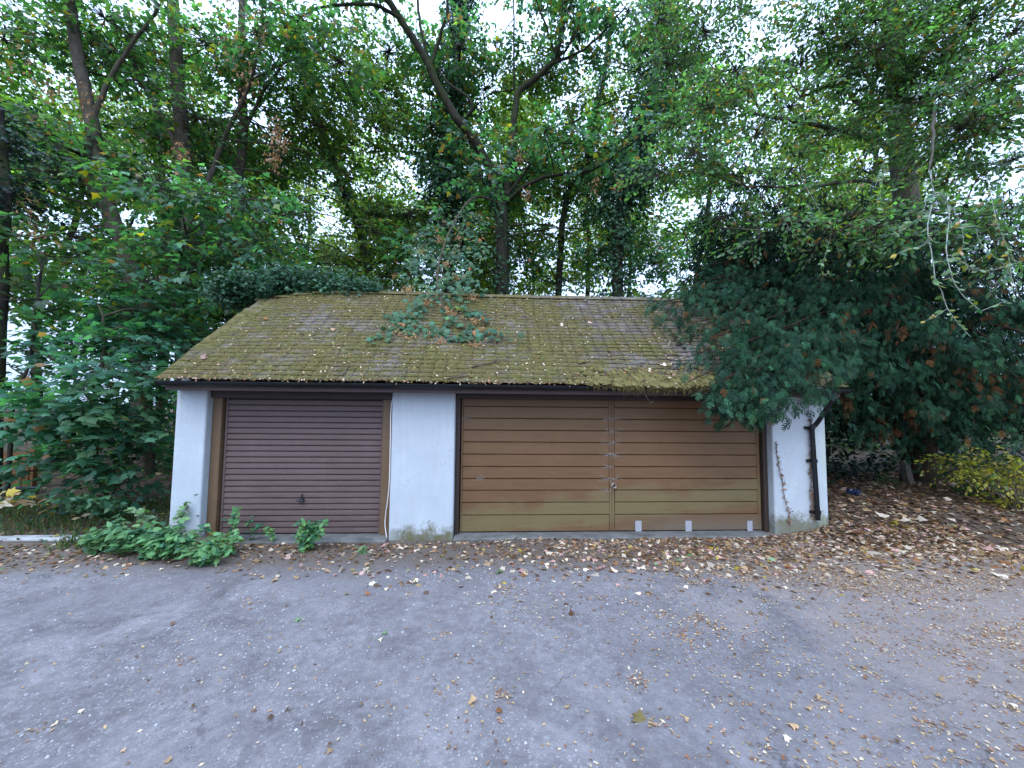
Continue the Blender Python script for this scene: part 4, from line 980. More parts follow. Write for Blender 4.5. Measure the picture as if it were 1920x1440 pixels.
tw_paths = [(crop([(360, 80), (370, 180), (385, 270), (375, 340), (345, 470), (340, 600), (358, 700), (385, 860), (400, 960), (450, 1050), (490, 1170), (550, 1260), (600, 1320), (665, 1390)], -1.4), 0.010),
            (crop([(385, 265), (440, 265), (490, 340), (505, 470), (490, 600), (485, 720), (510, 860), (540, 960), (620, 1080), (700, 1150), (760, 1200)], -1.45), 0.011),
            (crop([(760, 1200), (900, 1140), (970, 1120)], -1.45), 0.004),
            (crop([(505, 470), (560, 540), (700, 530), (750, 640), (830, 740), (930, 820), (980, 900), (1030, 1000), (1060, 1080), (1130, 1140)], -1.3), 0.007),
            (crop([(490, 340), (550, 400), (600, 520), (620, 650), (610, 740), (650, 860), (540, 915)], -1.35), 0.004),
            (crop([(485, 750), (560, 780), (680, 850), (780, 880), (950, 850), (1080, 800)], -1.4), 0.005),
            (crop([(340, 620), (300, 680), (170, 710), (90, 745)], -1.4), 0.004), (crop([(490, 1180), (410, 1235), (310, 1280)], -1.4), 0.003),
            (crop([(330, 150), (325, 300), (305, 400), (300, 430), (200, 500), (60, 545)], -1.2), 0.004), (crop([(375, 340), (330, 430), (160, 540), (0, 605)], -1.2), 0.004),
            (crop([(360, 700), (385, 800), (450, 800), (500, 790)], -1.4), 0.003), (crop([(400, 960), (430, 1000), (520, 985), (540, 960)], -1.4), 0.003),
            ([at(1742, 320, -1.3), at(1745, 330, -1.4), at(1747, 345, -1.4)], 0.010),
            (atp([(1500, 330, 0.4), (1540, 400, 0.2), (1560, 430, 0.1), (1540, 505, 0.0), (1560, 515, 0.0)]), 0.004), (atp([(1640, 350, -0.3), (1660, 300, -0.2), (1645, 390, -0.4)]), 0.003),
            (atp([(1455, 380, 0.3), (1475, 420, 0.2), (1500, 450, 0.2), (1530, 460, 0.1)]), 0.004), (atp([(1850, 330, -1.0), (1870, 420, -1.1), (1890, 470, -1.1), (1900, 560, -1.2)]), 0.006)]
hang = child('hanging_twigs', mesh_np('hanging_twigs', *tube_np([(smooth_path(p, len(p) * 3, 0.002), r * .62, r * 0.3) for p, r in tw_paths], 6), M['pale_twig'], smooth=True), BT)
for p, r in tw_paths:
    q = smooth_path(p, 40); L = np.linalg.norm(np.diff(q, axis=0), axis=1).sum()
    for k in range(int(L / 0.048)):
        i = rng.integers(3, len(q)); d = unit(q[min(i, len(q) - 1)] - q[i - 1])
        u = d * 0.5 + rng.normal(0, 0.8, 3) * [1, 1, 0.5] + [0, 0, -0.1]
        ck = rng.choice(['pale', 'green', 'pale', 'grass', 'lime', 'yellow', 'tan'], p=[.32, .2, .2, .12, .08, .04, .04])
        leaf_obj(hang, T_OVAL, 'oval', ck, q[i], u, np.array([0, -0.9, 0.6]) + 0.45 * rng.normal(size=3), rng.uniform(0.05, 0.085))
# more fine leaf sprays along the lower fringe
# ------------------------------------------------------------------ yew
def yew():
    base = at(1720, 900, 2.6); base[2] = 0.05
    root = empty('yew_tree', tuple(base)); props(root, 'dark yew draping needle branches over the right end of the roof', 'tree')
    pl = base
    tr = [((base), base + [0.1, 0, 1.6], base + [-0.1, 0.1, 3.2], base + [0.1, 0.2, 5.6])]
    V, T = tube_np([(smooth_path(tr[0], 14, 0.02), 0.3, 0.1)], 10); child('trunk', mesh_np('trunk', V, T, M['bark_yew'], smooth=True), root)
    # boughs: tip positions (px, py, Y) each a spray-covered bough from the trunk
    tips = [(1238, 572, .95), (1252, 600, .62), (1262, 640, .28), (1282, 672, .0), (1292, 715, -.42), (1335, 768, -.62), (1375, 760, -.62), (1318, 755, -.62), (1430, 770, -.5), (1250, 548, 1.3), (1300, 530, 1.5),
            (1420, 425, 2.2), (1480, 405, 2.2), (1380, 455, 2.2), (1560, 400, 2.4), (1630, 425, 2.0), (1710, 400, 1.6), (1800, 425, 1.2), (1885, 405, 1.0), (1520, 440, 1.9), (1350, 480, 2.0),
            (1300, 740, -0.6), (1335, 725, -0.55), (1345, 752, -0.6), (1390, 725, -0.55), (1420, 748, -0.5), (1300, 680, -0.2), (1350, 660, -0.1), (1400, 680, -0.35), (1310, 640, .15), (1285, 590, .6), (1360, 570, .8), (1470, 655, -.1), (1310, 745, -0.55), (1365, 735, -0.6), (1410, 700, -0.5), (1330, 690, -0.25), (1270, 610, 0.35), (1245, 565, 0.9), (1285, 560, 1.1), (1340, 600, 0.5), (1400, 640, 0.0), (1460, 700, -0.45), (1500, 720, -0.5), (1440, 740, -0.45),
            (1400, 520, 1.2), (1340, 520, 1.5), (1450, 560, 0.6), (1480, 610, 0.2), (1520, 660, -0.1), (1560, 600, 0.3), (1600, 560, 0.6), (1540, 520, 1.0), (1480, 480, 1.6), (1390, 470, 1.9), (1310, 500, 1.9),
            (1600, 680, 0.1), (1660, 640, 0.2), (1700, 690, 0.1), (1640, 730, 0.3), (1740, 620, 0.1), (1790, 660, 0.0), (1770, 720, 0.2), (1830, 690, 0.0), (1880, 650, 0.0), (1910, 710, 0.2), (1850, 760, 0.4), (1700, 760, 0.5), (1590, 755, 0.6),
            (1900, 580, 0.1), (1840, 560, 0.2), (1760, 540, 0.4), (1680, 520, 0.6), (1620, 480, 1.2), (1560, 460, 1.6), (1700, 450, 1.2), (1780, 460, 0.9), (1860, 480, 0.6), (1930, 500, 0.4), (1900, 790, 0.9), (1800, 790, 0.8),
            (1960, 640, 0.2), (1960, 740, 0.4), (1620, 800, 0.9), (1750, 810, 1.0), (1700, 720, 0.6), (1720, 790, 0.7), (1680, 800, 0.8), (1660, 770, 0.9), (1760, 770, 0.6), (1820, 740, 0.4), (1900, 760, 0.6), (1870, 810, 0.9), (1800, 840, 1.1), (1700, 840, 1.2), (1680, 620, 0.0), (1580, 640, 0.3), (1530, 580, 0.5), (1640, 570, 0.4), (1430, 600, 0.25), (1500, 545, 0.7)]
    boughs, C, D, Ln, col = [], [], [], [], []
    for x, y, Y in tips:
        tip = at(x, y, Y); st = base + np.array([rng.normal(0, .1), rng.normal(0, .1), max(1.2, min(5.2, tip[2] + rng.uniform(0.1, 0.7)))])
        if tip[0] < 4.9 and tip[2] < 4: st[2] = max(st[2], 3.6)
        m1 = st * 0.62 + tip * 0.38 + [0, 0, 0.3]; m2 = st * 0.25 + tip * 0.75 + [0, 0, 0.22]
        q = smooth_path([st, m1, m2, tip], 12); boughs.append((q, 0.045, 0.006))
        n = (300 if Y < -0.3 else 150) if x < 1580 else 215
        ncl = 15; tc_ = rng.uniform(0.62, 1.0, ncl) if x < 1580 else rng.uniform(0.4, 1.0, ncl) ** 0.7
        ci_ = (tc_ * (len(q) - 1)).astype(int)
        cc_ = q[ci_] + rng.normal(0, 1, (ncl, 3)) * np.array([0.2, 0.17, 0.15])
        j = rng.integers(0, ncl, n); c = cc_[j] + rng.normal(0, 1, (n, 3)) * np.array([0.06, 0.06, 0.05])
        run = rng.random(n) ** 1.3 * 0.3
        ax_ = unit(q[-1] - q[-3]); axj = unit(ax_ * 0.5 + rng.normal(0, 0.45, (ncl, 3)) * [1, 1, .2] + [0, -.15, -0.75])
        c = c + axj[j] * run[:, None]; d = axj[j] + rng.normal(0, 0.36, (n, 3)) * [1, 1, 0.5]
        C.append(c); D.append(d); Ln.append(rng.uniform(0.075, 0.165, n))
        cc = colmix(n, (0.017, 0.05, 0.027), 0.35, [(0.25, (0.036, 0.098, 0.048))])
        cc[rng.random(n) < 0.015] = (0.15, 0.065, 0.022); bad = rng.random(ncl) < (0.0 if x < 1480 else 0.035); kb_ = bad[j]; cc[kb_] = np.array([0.13, 0.066, 0.03]) * rng.uniform(0.5, 1.2, (kb_.sum(), 1))
        # inner shoots die back brown
        if rng.random() < 0.05: 
            kk = rng.random(n) < 0.4; cc[kk] = np.array([0.13, 0.06, 0.024]) * rng.uniform(0.5, 1.2, (kk.sum(), 1))
        col.append(cc)
    # inner shoots fill the tree, coloured darker to put its inner shade in
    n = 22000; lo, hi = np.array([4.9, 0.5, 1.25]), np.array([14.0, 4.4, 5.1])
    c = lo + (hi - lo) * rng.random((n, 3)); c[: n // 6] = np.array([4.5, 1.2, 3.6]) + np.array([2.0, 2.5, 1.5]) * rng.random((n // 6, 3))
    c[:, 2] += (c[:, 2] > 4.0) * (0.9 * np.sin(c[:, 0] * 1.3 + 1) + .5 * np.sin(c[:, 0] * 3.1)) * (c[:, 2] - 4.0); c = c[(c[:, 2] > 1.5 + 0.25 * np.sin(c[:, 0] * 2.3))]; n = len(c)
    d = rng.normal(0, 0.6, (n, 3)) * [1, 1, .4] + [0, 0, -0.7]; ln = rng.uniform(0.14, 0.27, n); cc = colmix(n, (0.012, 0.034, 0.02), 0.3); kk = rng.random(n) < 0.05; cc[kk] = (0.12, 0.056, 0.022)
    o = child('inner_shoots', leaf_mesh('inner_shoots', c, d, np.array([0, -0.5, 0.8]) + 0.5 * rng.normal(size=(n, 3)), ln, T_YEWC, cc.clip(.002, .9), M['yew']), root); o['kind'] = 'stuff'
    C, D, Ln, col = map(np.concatenate, (C, D, Ln, col))
    # keep the shoots out of the roof and the wall
    rz = 2.08 + (C[:, 1] + 0.33) * SN / CS; ins = (C[:, 0] < 4.85) & (C[:, 1] > -0.36) & (C[:, 1] < 1.75) & (C[:, 2] < rz + 0.05)
    ins |= (C[:, 0] < 4.8) & (C[:, 1] > -0.02) & (C[:, 1] < 3.7) & (C[:, 2] < 2.0)
    C, D, Ln, col = C[~ins], D[~ins], Ln[~ins], col[~ins]; n = len(C)
    Nn = np.array([0, -0.55, 0.8]) + 0.45 * rng.normal(size=(n, 3))
    o = child('needle_sprays', leaf_mesh('needle_sprays', C, D, Nn, Ln, T_YEW, col.clip(.002, .9), M['yew']), root); o['kind'] = 'stuff'
    V, T = tube_np(boughs, 6); child('boughs', mesh_np('boughs', V, T, M['bark_yew'], smooth=True), root)
yew()
# laurel and dark scrub under the yew
scrub('undergrowth', [((6, 3.2, 0), (16, 6.0, 2.4), .8), ((14, 3, 0), (24, 8, 3), .2)], 8000, 0.15, (0.012, 0.036, 0.02), T_OVAL, lm='ivy', label='dark evergreen scrub in the shade under the yew', cat='undergrowth')

# ------------------------------------------------------------------ sycamore branch drooping over the middle of the roof
def hanging_branch():
    main = smooth_path(atp([(935, 380, 6.3), (890, 370, 4.6), (850, 420, 3.2), (822, 500, 2.0), (826, 560, 1.3), (850, 600, 0.85), (905, 628, 0.5), (955, 632, 0.38)]), 40, 0.004)
    sub = [main]
    subs = [([(850, 420, 3.2), (880, 400, 3.0), (915, 420, 2.6)], .006), ([(835, 460, 2.6), (800, 455, 2.5), (775, 500, 2.0)], .006), ([(828, 480, 2.3), (860, 470, 2.3), (890, 510, 1.9)], .006), ([(822, 500, 2.0), (850, 540, 1.5), (880, 550, 1.3)], .006), ([(822, 500, 2.0), (800, 545, 1.4), (778, 600, 0.85), (770, 640, 0.55)], .007), ([(800, 545, 1.4), (765, 590, 0.95), (740, 600, 0.8)], .005), ([(778, 600, 0.85), (745, 640, 0.55), (712, 662, 0.36)], .005), ([(850, 600, .85), (830, 630, .6), (800, 640, .5)], .005),
            ([(826, 560, 1.3), (880, 580, 1.0), (910, 600, 0.8)], .006), ([(905, 628, .5), (880, 635, .45), (840, 640, .42)], .004), ([(850, 420, 3.2), (800, 430, 3.0), (770, 470, 2.6)], .007), ([(850, 420, 3.2), (890, 440, 2.8), (905, 480, 2.4)], .007),
            ([(830, 470, 2.4), (790, 490, 2.1), (760, 530, 1.8)], .006), ([(824, 520, 1.8), (870, 520, 1.7), (900, 545, 1.5)], .006), ([(840, 440, 2.9), (850, 480, 2.4), (870, 500, 2.1)], .006)]
    tubes = [(main, 0.03, 0.006)]
    for p, r in subs:
        q = smooth_path(atp(p), 18, 0.004); sub.append(q); tubes.append((q, r, 0.003))
    br = child('hanging_branch', mesh_np('hanging_branch', *tube_np(tubes, 6), M['twig'], smooth=True), CT)
    br['label'] = 'branch drooping over the middle of the roof'
    cnt = 0
    for bi, q in enumerate(sub):
        L = np.linalg.norm(np.diff(q, axis=0), axis=1).sum(); n = int((L / 0.026) if bi else 70)
        for k in range(n):
            i = int(rng.integers(4 if bi else 14, len(q))); d = unit(q[i] - q[i - 1])
            p = q[i] + rng.normal(0, 1, 3) * [0.10, 0.07, 0.05]
            rz = roofpt(p[0], 0)[2] + (p[1] + 0.33) * SN / CS + 0.07
            if p[1] < 1.8 and p[2] < rz: p[2] = rz + 0.03 + 0.05 * rng.random()
            u = rng.normal(0, 0.6, 3) * [1, .6, .4] + d * 0.3 + [0, -0.45, -0.55]
            ck = rng.choice(['teal', 'green', 'grass', 'lime', 'rust'], p=[.58, .31, .04, .03, .04])
            leaf_obj(br, T_SYC, 'syc', ck, p, u, np.array([0, -0.75, 0.65]) + 0.35 * rng.normal(size=3), rng.uniform(0.075, 0.125)); cnt += 1
    # bunches of brown winged seeds
    V, Tt_, b = [], [], 0
    for (x, y, Y) in ((765, 540, 1.7), (800, 565, 1.2), (845, 585, .95), (885, 555, 1.4), (855, 520, 1.7), (835, 495, 2.1), (790, 470, 2.5), (770, 590, .9), (745, 665, .5), (770, 655, .45), (890, 662, .3), (828, 655, .35), (812, 632, .5), (905, 620, .55), (825, 450, 2.7), (855, 470, 2.5), (890, 600, .8), (930, 640, .45), (860, 445, 2.9)):
        k = 40; c = at(x, y, Y); rz = roofpt(c[0], 0)[2] + (c[1] + 0.33) * SN / CS + 0.06
        if Y < 1.75: c[2] = max(c[2], rz + .03)
        P = c + rng.normal(0, 1, (k, 3)) * [0.05, 0.03, 0.035]
        vv, t_, kk = place(P, rng.normal(0, 0.5, (k, 3)) + [0, -.2, -0.9], rand_dirs(k) + [0, -1, 0], rng.uniform(0.03, 0.05, k), T_OVAL); V.append(vv); Tt_.append(t_ + b); b += len(vv)
    V = np.concatenate(V); o = child('seed_bunches', mesh_np('seed_bunches', V, np.concatenate(Tt_), M['dry'], np.tile([0.42, 0.25, 0.12], (len(V), 1)) * (0.8 + .4 * rng.random((len(V), 1)))), br); o['kind'] = 'stuff'
hanging_branch()
# brown seed bunches hanging high in the left and right crowns
def bunches(root, spots, k=60, sc=1.0):
    V, Tt_, b = [], [], 0
    for (x, y, Y, sp) in spots:
        c = at(x, y, Y); P = c + rng.normal(0, 1, (k, 3)) * np.array([0.7, 0.7, 1.1]) * sp
        vv, t_, kk = place(P, rng.normal(0, 0.5, (k, 3)) + [0, -.2, -0.9], rand_dirs(k) + [0, -1, 0], rng.uniform(0.05, 0.11, k) * sc, T_OVAL); V.append(vv); Tt_.append(t_ + b); b += len(vv)
    V = np.concatenate(V); n = len(V) // 7
    o = child('seed_bunches', mesh_np('seed_bunches', V, np.concatenate(Tt_), M['dry'], np.repeat(np.array([0.3, 0.17, 0.085]) * (0.55 + .8 * rng.random((n, 1))), 7, axis=0)), root); o['kind'] = 'stuff'
LT = [o for o in COL.objects if o.get('label', '').startswith('curved grey trunk')][0]
bunches(LT, [(90, 160, 3.5, .22), (160, 190, 3.6, .2), (20, 110, 3.5, .25), (60, 380, 3.2, .2), (20, 400, 3.0, .25), (70, 440, 3.0, .2)])
MT_ = [o for o in COL.objects if o.get('label', '').startswith('thick straight')][0]
bunches(MT_, [(520, 240, 3.6, .14), (525, 270, 3.6, .16), (512, 300, 3.6, .12), (335, 285, 3.8, .15), (440, 100, 4.0, .3), (460, 150, 4.0, .22), (430, 40, 4.2, .3), (490, 60, 4, .25)])
bunches(CT, [(1118, 345, 4.3, .11), (1160, 345, 4.3, .11), (1155, 215, 4.6, .09), (975, 295, 4.6, .08), (990, 365, 4.6, .08), (1000, 60, 5, .2)], 40, .9)

# ------------------------------------------------------------------ plants at the foot of the walls
def gpt(px, py, Z=0.0):
    d = CM @ np.array([(px - 960) / F, -(py - 720) / F, -1.0]); return CAM + d * (Z - CAM[2]) / d[2]
def weed(name, label, cat, at_xy, height, width, nstem, nleaf, cols, lsize, tmpl=T_NET, key='net', lean=(0, 0), group=None):
    x, y = at_xy; z = float(gz(x, y)); root = empty(name, (x, y, z)); props(root, label, cat, group)
    tubes = []
    for s_ in range(nstem):
        a = rng.random() * 6.28; r = width * (0.25 + 0.75 * rng.random())
        tip = np.array([x + r * math.cos(a) + lean[0], y + 0.6 * r * math.sin(a) + lean[1], z + height * rng.uniform(0.55, 1.0)])
        b = np.array([x + 0.25 * r * math.cos(a), y + 0.2 * r * math.sin(a), z - 0.01])
        if y > -0.16: tip[1] = min(tip[1], 0.1 if -3.5 < x < -1.5 else -0.03)
        q = smooth_path([b, (b + tip) / 2 + [0, 0, 0.14 * height], tip], 10, 0.003); tubes.append((q, 0.005, 0.002))
        m = int(nleaf / nstem)
        for k in range(m):
            i = int(rng.integers(2, len(q))); u = rng.normal(0, 0.8, 3) * [1, 1, 0.3] + [0, -0.35, -0.15]
            leaf_obj(root, tmpl, key, rng.choice(cols), q[i] + rng.normal(0, 0.02, 3) + [0, -0.015, 0.01], u, np.array([0, -0.45, 1.0]) + 0.35 * rng.normal(size=3), lsize * rng.uniform(0.7, 1.45))
    child('stems', mesh_np('stems', *tube_np(tubes, 4), M['stem_green'], smooth=True), root)['kind'] = 'stuff'
WG = 'weeds growing along the foot of the garage'
def wp(px, py): p = gpt(px, py, 0.03); return (p[0], p[1])
weed('nettle_clump', 'large bright green nettle clump in front of the left white pier', 'weed', wp(330, 1045), 0.40, 0.36, 22, 285, ['bright', 'grass', 'green', 'bright'], 0.075, group=WG)
weed('nettle_clump', 'spreading nettle clump left of the left white pier, end of the kerb', 'weed', wp(240, 1040), 0.42, 0.40, 20, 280, ['green', 'grass', 'bright', 'teal'], 0.075, group=WG)
weed('nettle_clump', 'low bright weed clump at the bottom left corner of the ribbed door', 'weed', wp(425, 1035), 0.26, 0.24, 12, 170, ['bright', 'grass', 'lime', 'bright'], 0.065, group=WG)
weed('nettle', 'tall slim nettle against the left edge of the ribbed door', 'weed', wp(440, 1012), 0.44, 0.12, 3, 34, ['bright', 'grass', 'green'], 0.075, lean=(0.02, 0.0), group=WG)
weed('nettle', 'slim nettle a hand right of the tallest one against the ribbed door', 'weed', wp(470, 1014), 0.40, 0.06, 2, 24, ['bright', 'green'], 0.07, lean=(0.06, 0), group=WG)
weed('nettle', 'small sprig of weed between the taller nettles at the ribbed door', 'weed', wp(515, 1014), 0.26, 0.1, 2, 20, ['bright', 'grass'], 0.06, group=WG)
weed('bramble', 'bushy bright weed in front of the ribbed door below its handle', 'weed', wp(572, 1030), 0.42, 0.22, 14, 190, ['bright', 'grass', 'green', 'bright'], 0.072, lean=(0.06, 0.02), group=WG)
weed('bramble', 'dark leafy bramble behind the kerb left of the white pier', 'weed', wp(230, 985), 0.5, 0.5, 18, 260, ['teal', 'green', 'teal'], 0.08, group=WG)
weed('nettle_clump', 'nettle clump at the very front right of the weeds, on the dirt', 'weed', wp(385, 1055), 0.26, 0.28, 14, 200, ['bright', 'grass', 'bright', 'green'], 0.075, group=WG)
weed('nettle_clump', 'outermost left nettle clump overlapping the end of the kerb', 'weed', wp(190, 1035), 0.26, 0.28, 12, 180, ['green', 'grass', 'bright'], 0.07, group=WG)
weed('nettle_clump', 'nettle clump in the middle of the weed patch left of the pier', 'weed', wp(288, 1048), 0.34, 0.3, 18, 240, ['bright', 'grass', 'green', 'bright'], 0.075, group=WG)
weed('bindweed', 'pale climbing weed standing against the face of the left white pier', 'weed', (-3.95, -0.04), 0.56, 0.07, 3, 30, ['pale', 'grass', 'grass'], 0.07, lean=(0.09, 0.0), tmpl=T_OVAL, key='oval', group=WG)
weed('dock', 'pale broad-leaved weed beside the outer corner of the left white pier', 'weed', wp(300, 1000), 0.36, 0.13, 5, 40, ['pale', 'pale', 'grass'], 0.085, tmpl=T_OVAL, key='oval', group=WG)
weed('weed_sprout', 'tiny green sprout beside the concrete step by the middle pier', 'weed', wp(683, 1032), 0.09, 0.05, 3, 12, ['bright', 'grass'], 0.05, group=WG)
weed('dead_shrub', 'small shrub with yellowed leaves in the shade beyond the kerb', 'weed', at(130, 965, 0.9)[:2], 0.62, 0.22, 6, 38, ['tan', 'cream', 'tan', 'yellow'], 0.11, tmpl=T_SYCL, key='sycl')
def brown_creeper(px_pts, label, n, wdt):
    q = smooth_path(atp(px_pts, -0.012), 30, 0.004); q[:, 1] = -0.012
    root = empty('dead_creeper', tuple(q[-1])); props(root, label, 'creeper', 'dead creepers on the right pier')
    tubes = [(q, 0.005, 0.002)]
    P = []
    for k in range(n):
        t = rng.random() ** 0.75; i = int(t * (len(q) - 1)); P.append(q[i] + rng.normal(0, 1, 3) * [wdt * (0.35 + t), 0.004, 0.02] + [0, -0.01, 0])
        if k % 4 == 0: tubes.append((np.array([q[i], q[i] + [rng.normal(0, wdt * 2.2), -0.006, rng.uniform(0.0, 0.06)]]), 0.002, 0.001))
    P = np.array(P); P[:, 1] = np.minimum(P[:, 1], -0.012); m = len(P)
    child('stem', mesh_np('stem', *tube_np(tubes, 4), M['stick']), root)
    o = child('leaves', leaf_mesh('leaves', P, rng.normal(0, 1, (m, 3)) * [1, .3, 1], np.array([0, -1, 0.3]) + 0.4 * rng.normal(size=(m, 3)), rng.uniform(0.018, 0.04, m), T_BIT, colmix(m, (0.24, 0.15, 0.10), .35), M['dry']), root); o['kind'] = 'stuff'
brown_creeper([(1455, 830), (1458, 862), (1464, 890), (1470, 925), (1477, 958), (1481, 985)], 'dead brown creeper on the left part of the right white pier', 120, 0.014)
brown_creeper([(1518, 785), (1520, 810), (1521, 850), (1521, 880), (1522, 920), (1524, 950), (1528, 978)], 'dead brown creeper climbing beside the black downpipe', 330, 0.016)
# yellow-green shrub at the right edge
def shrub(name, label, cat, px, Z0, spots, leaf, size, base, alts, tone_mat, nl=8, ns=22, sl=0.3):
    b = gpt(*px, Z0); root = empty(name, (b[0], b[1], Z0)); props(root, label, cat)
    C, D, tubes = [], [], []
    for x, y, Y, r in spots:
        c = at(x, y, Y); tubes.append((smooth_path([b, (b + c) / 2 + [0, 0, .15], c], 8, .01), 0.012, 0.003))
        d = rand_dirs(ns) * [1, 1, .6]; C.append(c + d * r * rng.random((ns, 1)) ** .5); D.append(unit(d + [0, 0, -.1]))
    C, D = np.concatenate(C), np.concatenate(D); P, U, Nn, e = sprays(C, D, sl, nl, droop=.3); m = len(P)
    for i in range(0, len(C), 2): tubes.append((np.array([C[i], C[i] + D[i] * sl * .8 - [0, 0, .1 * sl]]), .003, .0015))
    o = child('leaves', leaf_mesh('leaves', P, U, Nn, size * (.6 + .7 * rng.random(m)), leaf, colmix(m, base, .25, alts), M[tone_mat]), root); o['kind'] = 'stuff'
    child('stems', mesh_np('stems', *tube_np(tubes, 4), M['twig']), root)['kind'] = 'stuff'
shrub('yellow_shrub', 'yellow-green leafed shrub at the right edge of the leaf bank', 'shrub', (1915, 975), 0.1,
      [(1780, 862, 0.9, .12), (1830, 868, .8, .16), (1880, 862, .7, .18), (1915, 870, .6, .2), (1850, 890, .7, .16), (1900, 905, .6, .18), (1880, 930, .6, .14), (1915, 945, .5, .12), (1935, 900, .5, .2), (1805, 880, .85, .1), (1890, 885, .55, .15)],
      T_OVAL, 0.062, (0.29, 0.28, 0.04), [(0.2, (0.36, 0.29, 0.045)), (0.15, (0.1, 0.15, 0.03))], 'beech', ns=16)
shrub('green_shrub', 'low dark green shrub in shade left of the yellow-green shrub', 'shrub', (1850, 940), 0.12, [(1800, 905, 1.3, .25), (1850, 915, 1.2, .2), (1830, 880, 1.5, .25), (1780, 920, 1.4, .15), (1870, 930, 1.1, .14)], T_OVAL, 0.07, (0.03, 0.085, 0.03), [], 'beech', ns=20)
shrub('ground_ivy', 'small pale green plant at the foot of the leaning post', 'plant', (1660, 930), 0.05, [(1650, 905, 2.2, .14), (1680, 912, 2.1, .12), (1665, 900, 2.3, .1)], T_OVAL, 0.045, (0.07, 0.13, 0.05), [], 'weed', ns=14, sl=.15)
# leaning old concrete post
pb_, pt_ = at(1712, 918, 2.3), at(1694, 864, 2.25); pb_[2] = -0.1
lp_ = MB(); dv = pt_ - pb_
for i in range(1):
    w_ = 0.065
    V = [pb_ + [sx * w_, sy * w_, 0] for sx, sy in ((-1, -1), (1, -1), (1, 1), (-1, 1))] + [pb_ + dv * 0.97 + [sx * w_ * .95, sy * w_ * .95, 0] for sx, sy in ((-1, -1), (1, -1), (1, 1), (-1, 1))] + [pt_ + [sx * w_ * .6, sy * w_ * .6, .01] for sx, sy in ((-1, -1), (1, -1), (1, 1), (-1, 1))]
    lp_.add(V, [(3, 2, 1, 0), (8, 9, 10, 11)] + [(i, (i + 1) % 4, 4 + (i + 1) % 4, 4 + i) for i in range(4)] + [(4 + i, 4 + (i + 1) % 4, 8 + (i + 1) % 4, 8 + i) for i in range(4)])
props(link('leaning_post', lp_.build('leaning_post', M['post'], 0.01)), 'short weathered post leaning left under the yew', 'post')
# crumpled dark blue wrapper on the leaf bank
cpt = gpt(1601, 944, 0.1); cz = float(gz(cpt[0], cpt[1]))
nu, nv = 14, 7; V = []
for i in range(nv):
    for j in range(nu):
        th, ph = j / nu * 2 * np.pi, i / (nv - 1) * np.pi
        r = 1 + 0.28 * math.sin(3 * th + 2 * ph) + rng.normal(0, .1)
        V.append((cpt[0] + 0.13 * r * math.sin(ph) * math.cos(th), cpt[1] + 0.08 * r * math.sin(ph) * math.sin(th), cz + 0.045 + 0.05 * r * math.cos(ph)))
Fq = [(i * nu + j, i * nu + (j + 1) % nu, (i + 1) * nu + (j + 1) % nu, (i + 1) * nu + j) for i in range(nv - 1) for j in range(nu)]
props(link('wrapper', MB().add(V, Fq).build('wrapper', M['navy'])), 'crumpled dark blue wrapper lying on the brown leaf bank', 'litter')
# low timber fence, trough and house at the far left
fr = empty('timber_fence', (-10.5, 2.6, 0)); props(fr, 'low fence of orange-brown horizontal boards at the far left', 'fence')
for k in range(6):
    x0 = -12.6
    for seg in range(2):
        L = 1.95; child('board', MB().box(x0 + 0.01, x0 + L - 0.01, 2.6, 2.622, 0.02 + k * 0.135 + rng.normal(0, .004), 0.02 + k * 0.135 + 0.122).build('board', M['fence'], 0.003), fr); x0 += L
for k in range(3): child('post', MB().box(-12.64 + k * 1.95, -12.55 + k * 1.95, 2.623, 2.71, -0.2, 0.88).build('post', M['fence'], 0.006), fr)
tpn = at(0, 945, 2.0); tr_ = MB()
x0, x1, y0, y1 = tpn[0] - 0.9, at(26, 945, 2.0)[0], 1.9, 2.4
tr_.add([(x0 + .05, y0 + .04, -.02), (x1 - .05, y0 + .04, -.02), (x1 - .05, y1 - .04, -.02), (x0 + .05, y1 - .04, -.02), (x0, y0, .22), (x1, y0, .22), (x1, y1, .22), (x0, y1, .22), (x0 + .04, y0 + .04, .22), (x1 - .04, y0 + .04, .22), (x1 - .04, y1 - .04, .22), (x0 + .04, y1 - .04, .22), (x0 + .07, y0 + .06, .02), (x1 - .07, y0 + .06, .02), (x1 - .07, y1 - .06, .02), (x0 + .07, y1 - .06, .02)],
        [(3, 2, 1, 0)] + [(i, (i + 1) % 4, 4 + (i + 1) % 4, 4 + i) for i in range(4)] + [(4 + i, 4 + (i + 1) % 4, 8 + (i + 1) % 4, 8 + i) for i in range(4)] + [(8 + i, 8 + (i + 1) % 4, 12 + (i + 1) % 4, 12 + i) for i in range(4)] + [(12, 13, 14, 15)])
props(link('trough', tr_.build('trough', M['navy'], 0.008)), 'dark navy trough in front of the orange-brown fence', 'trough')
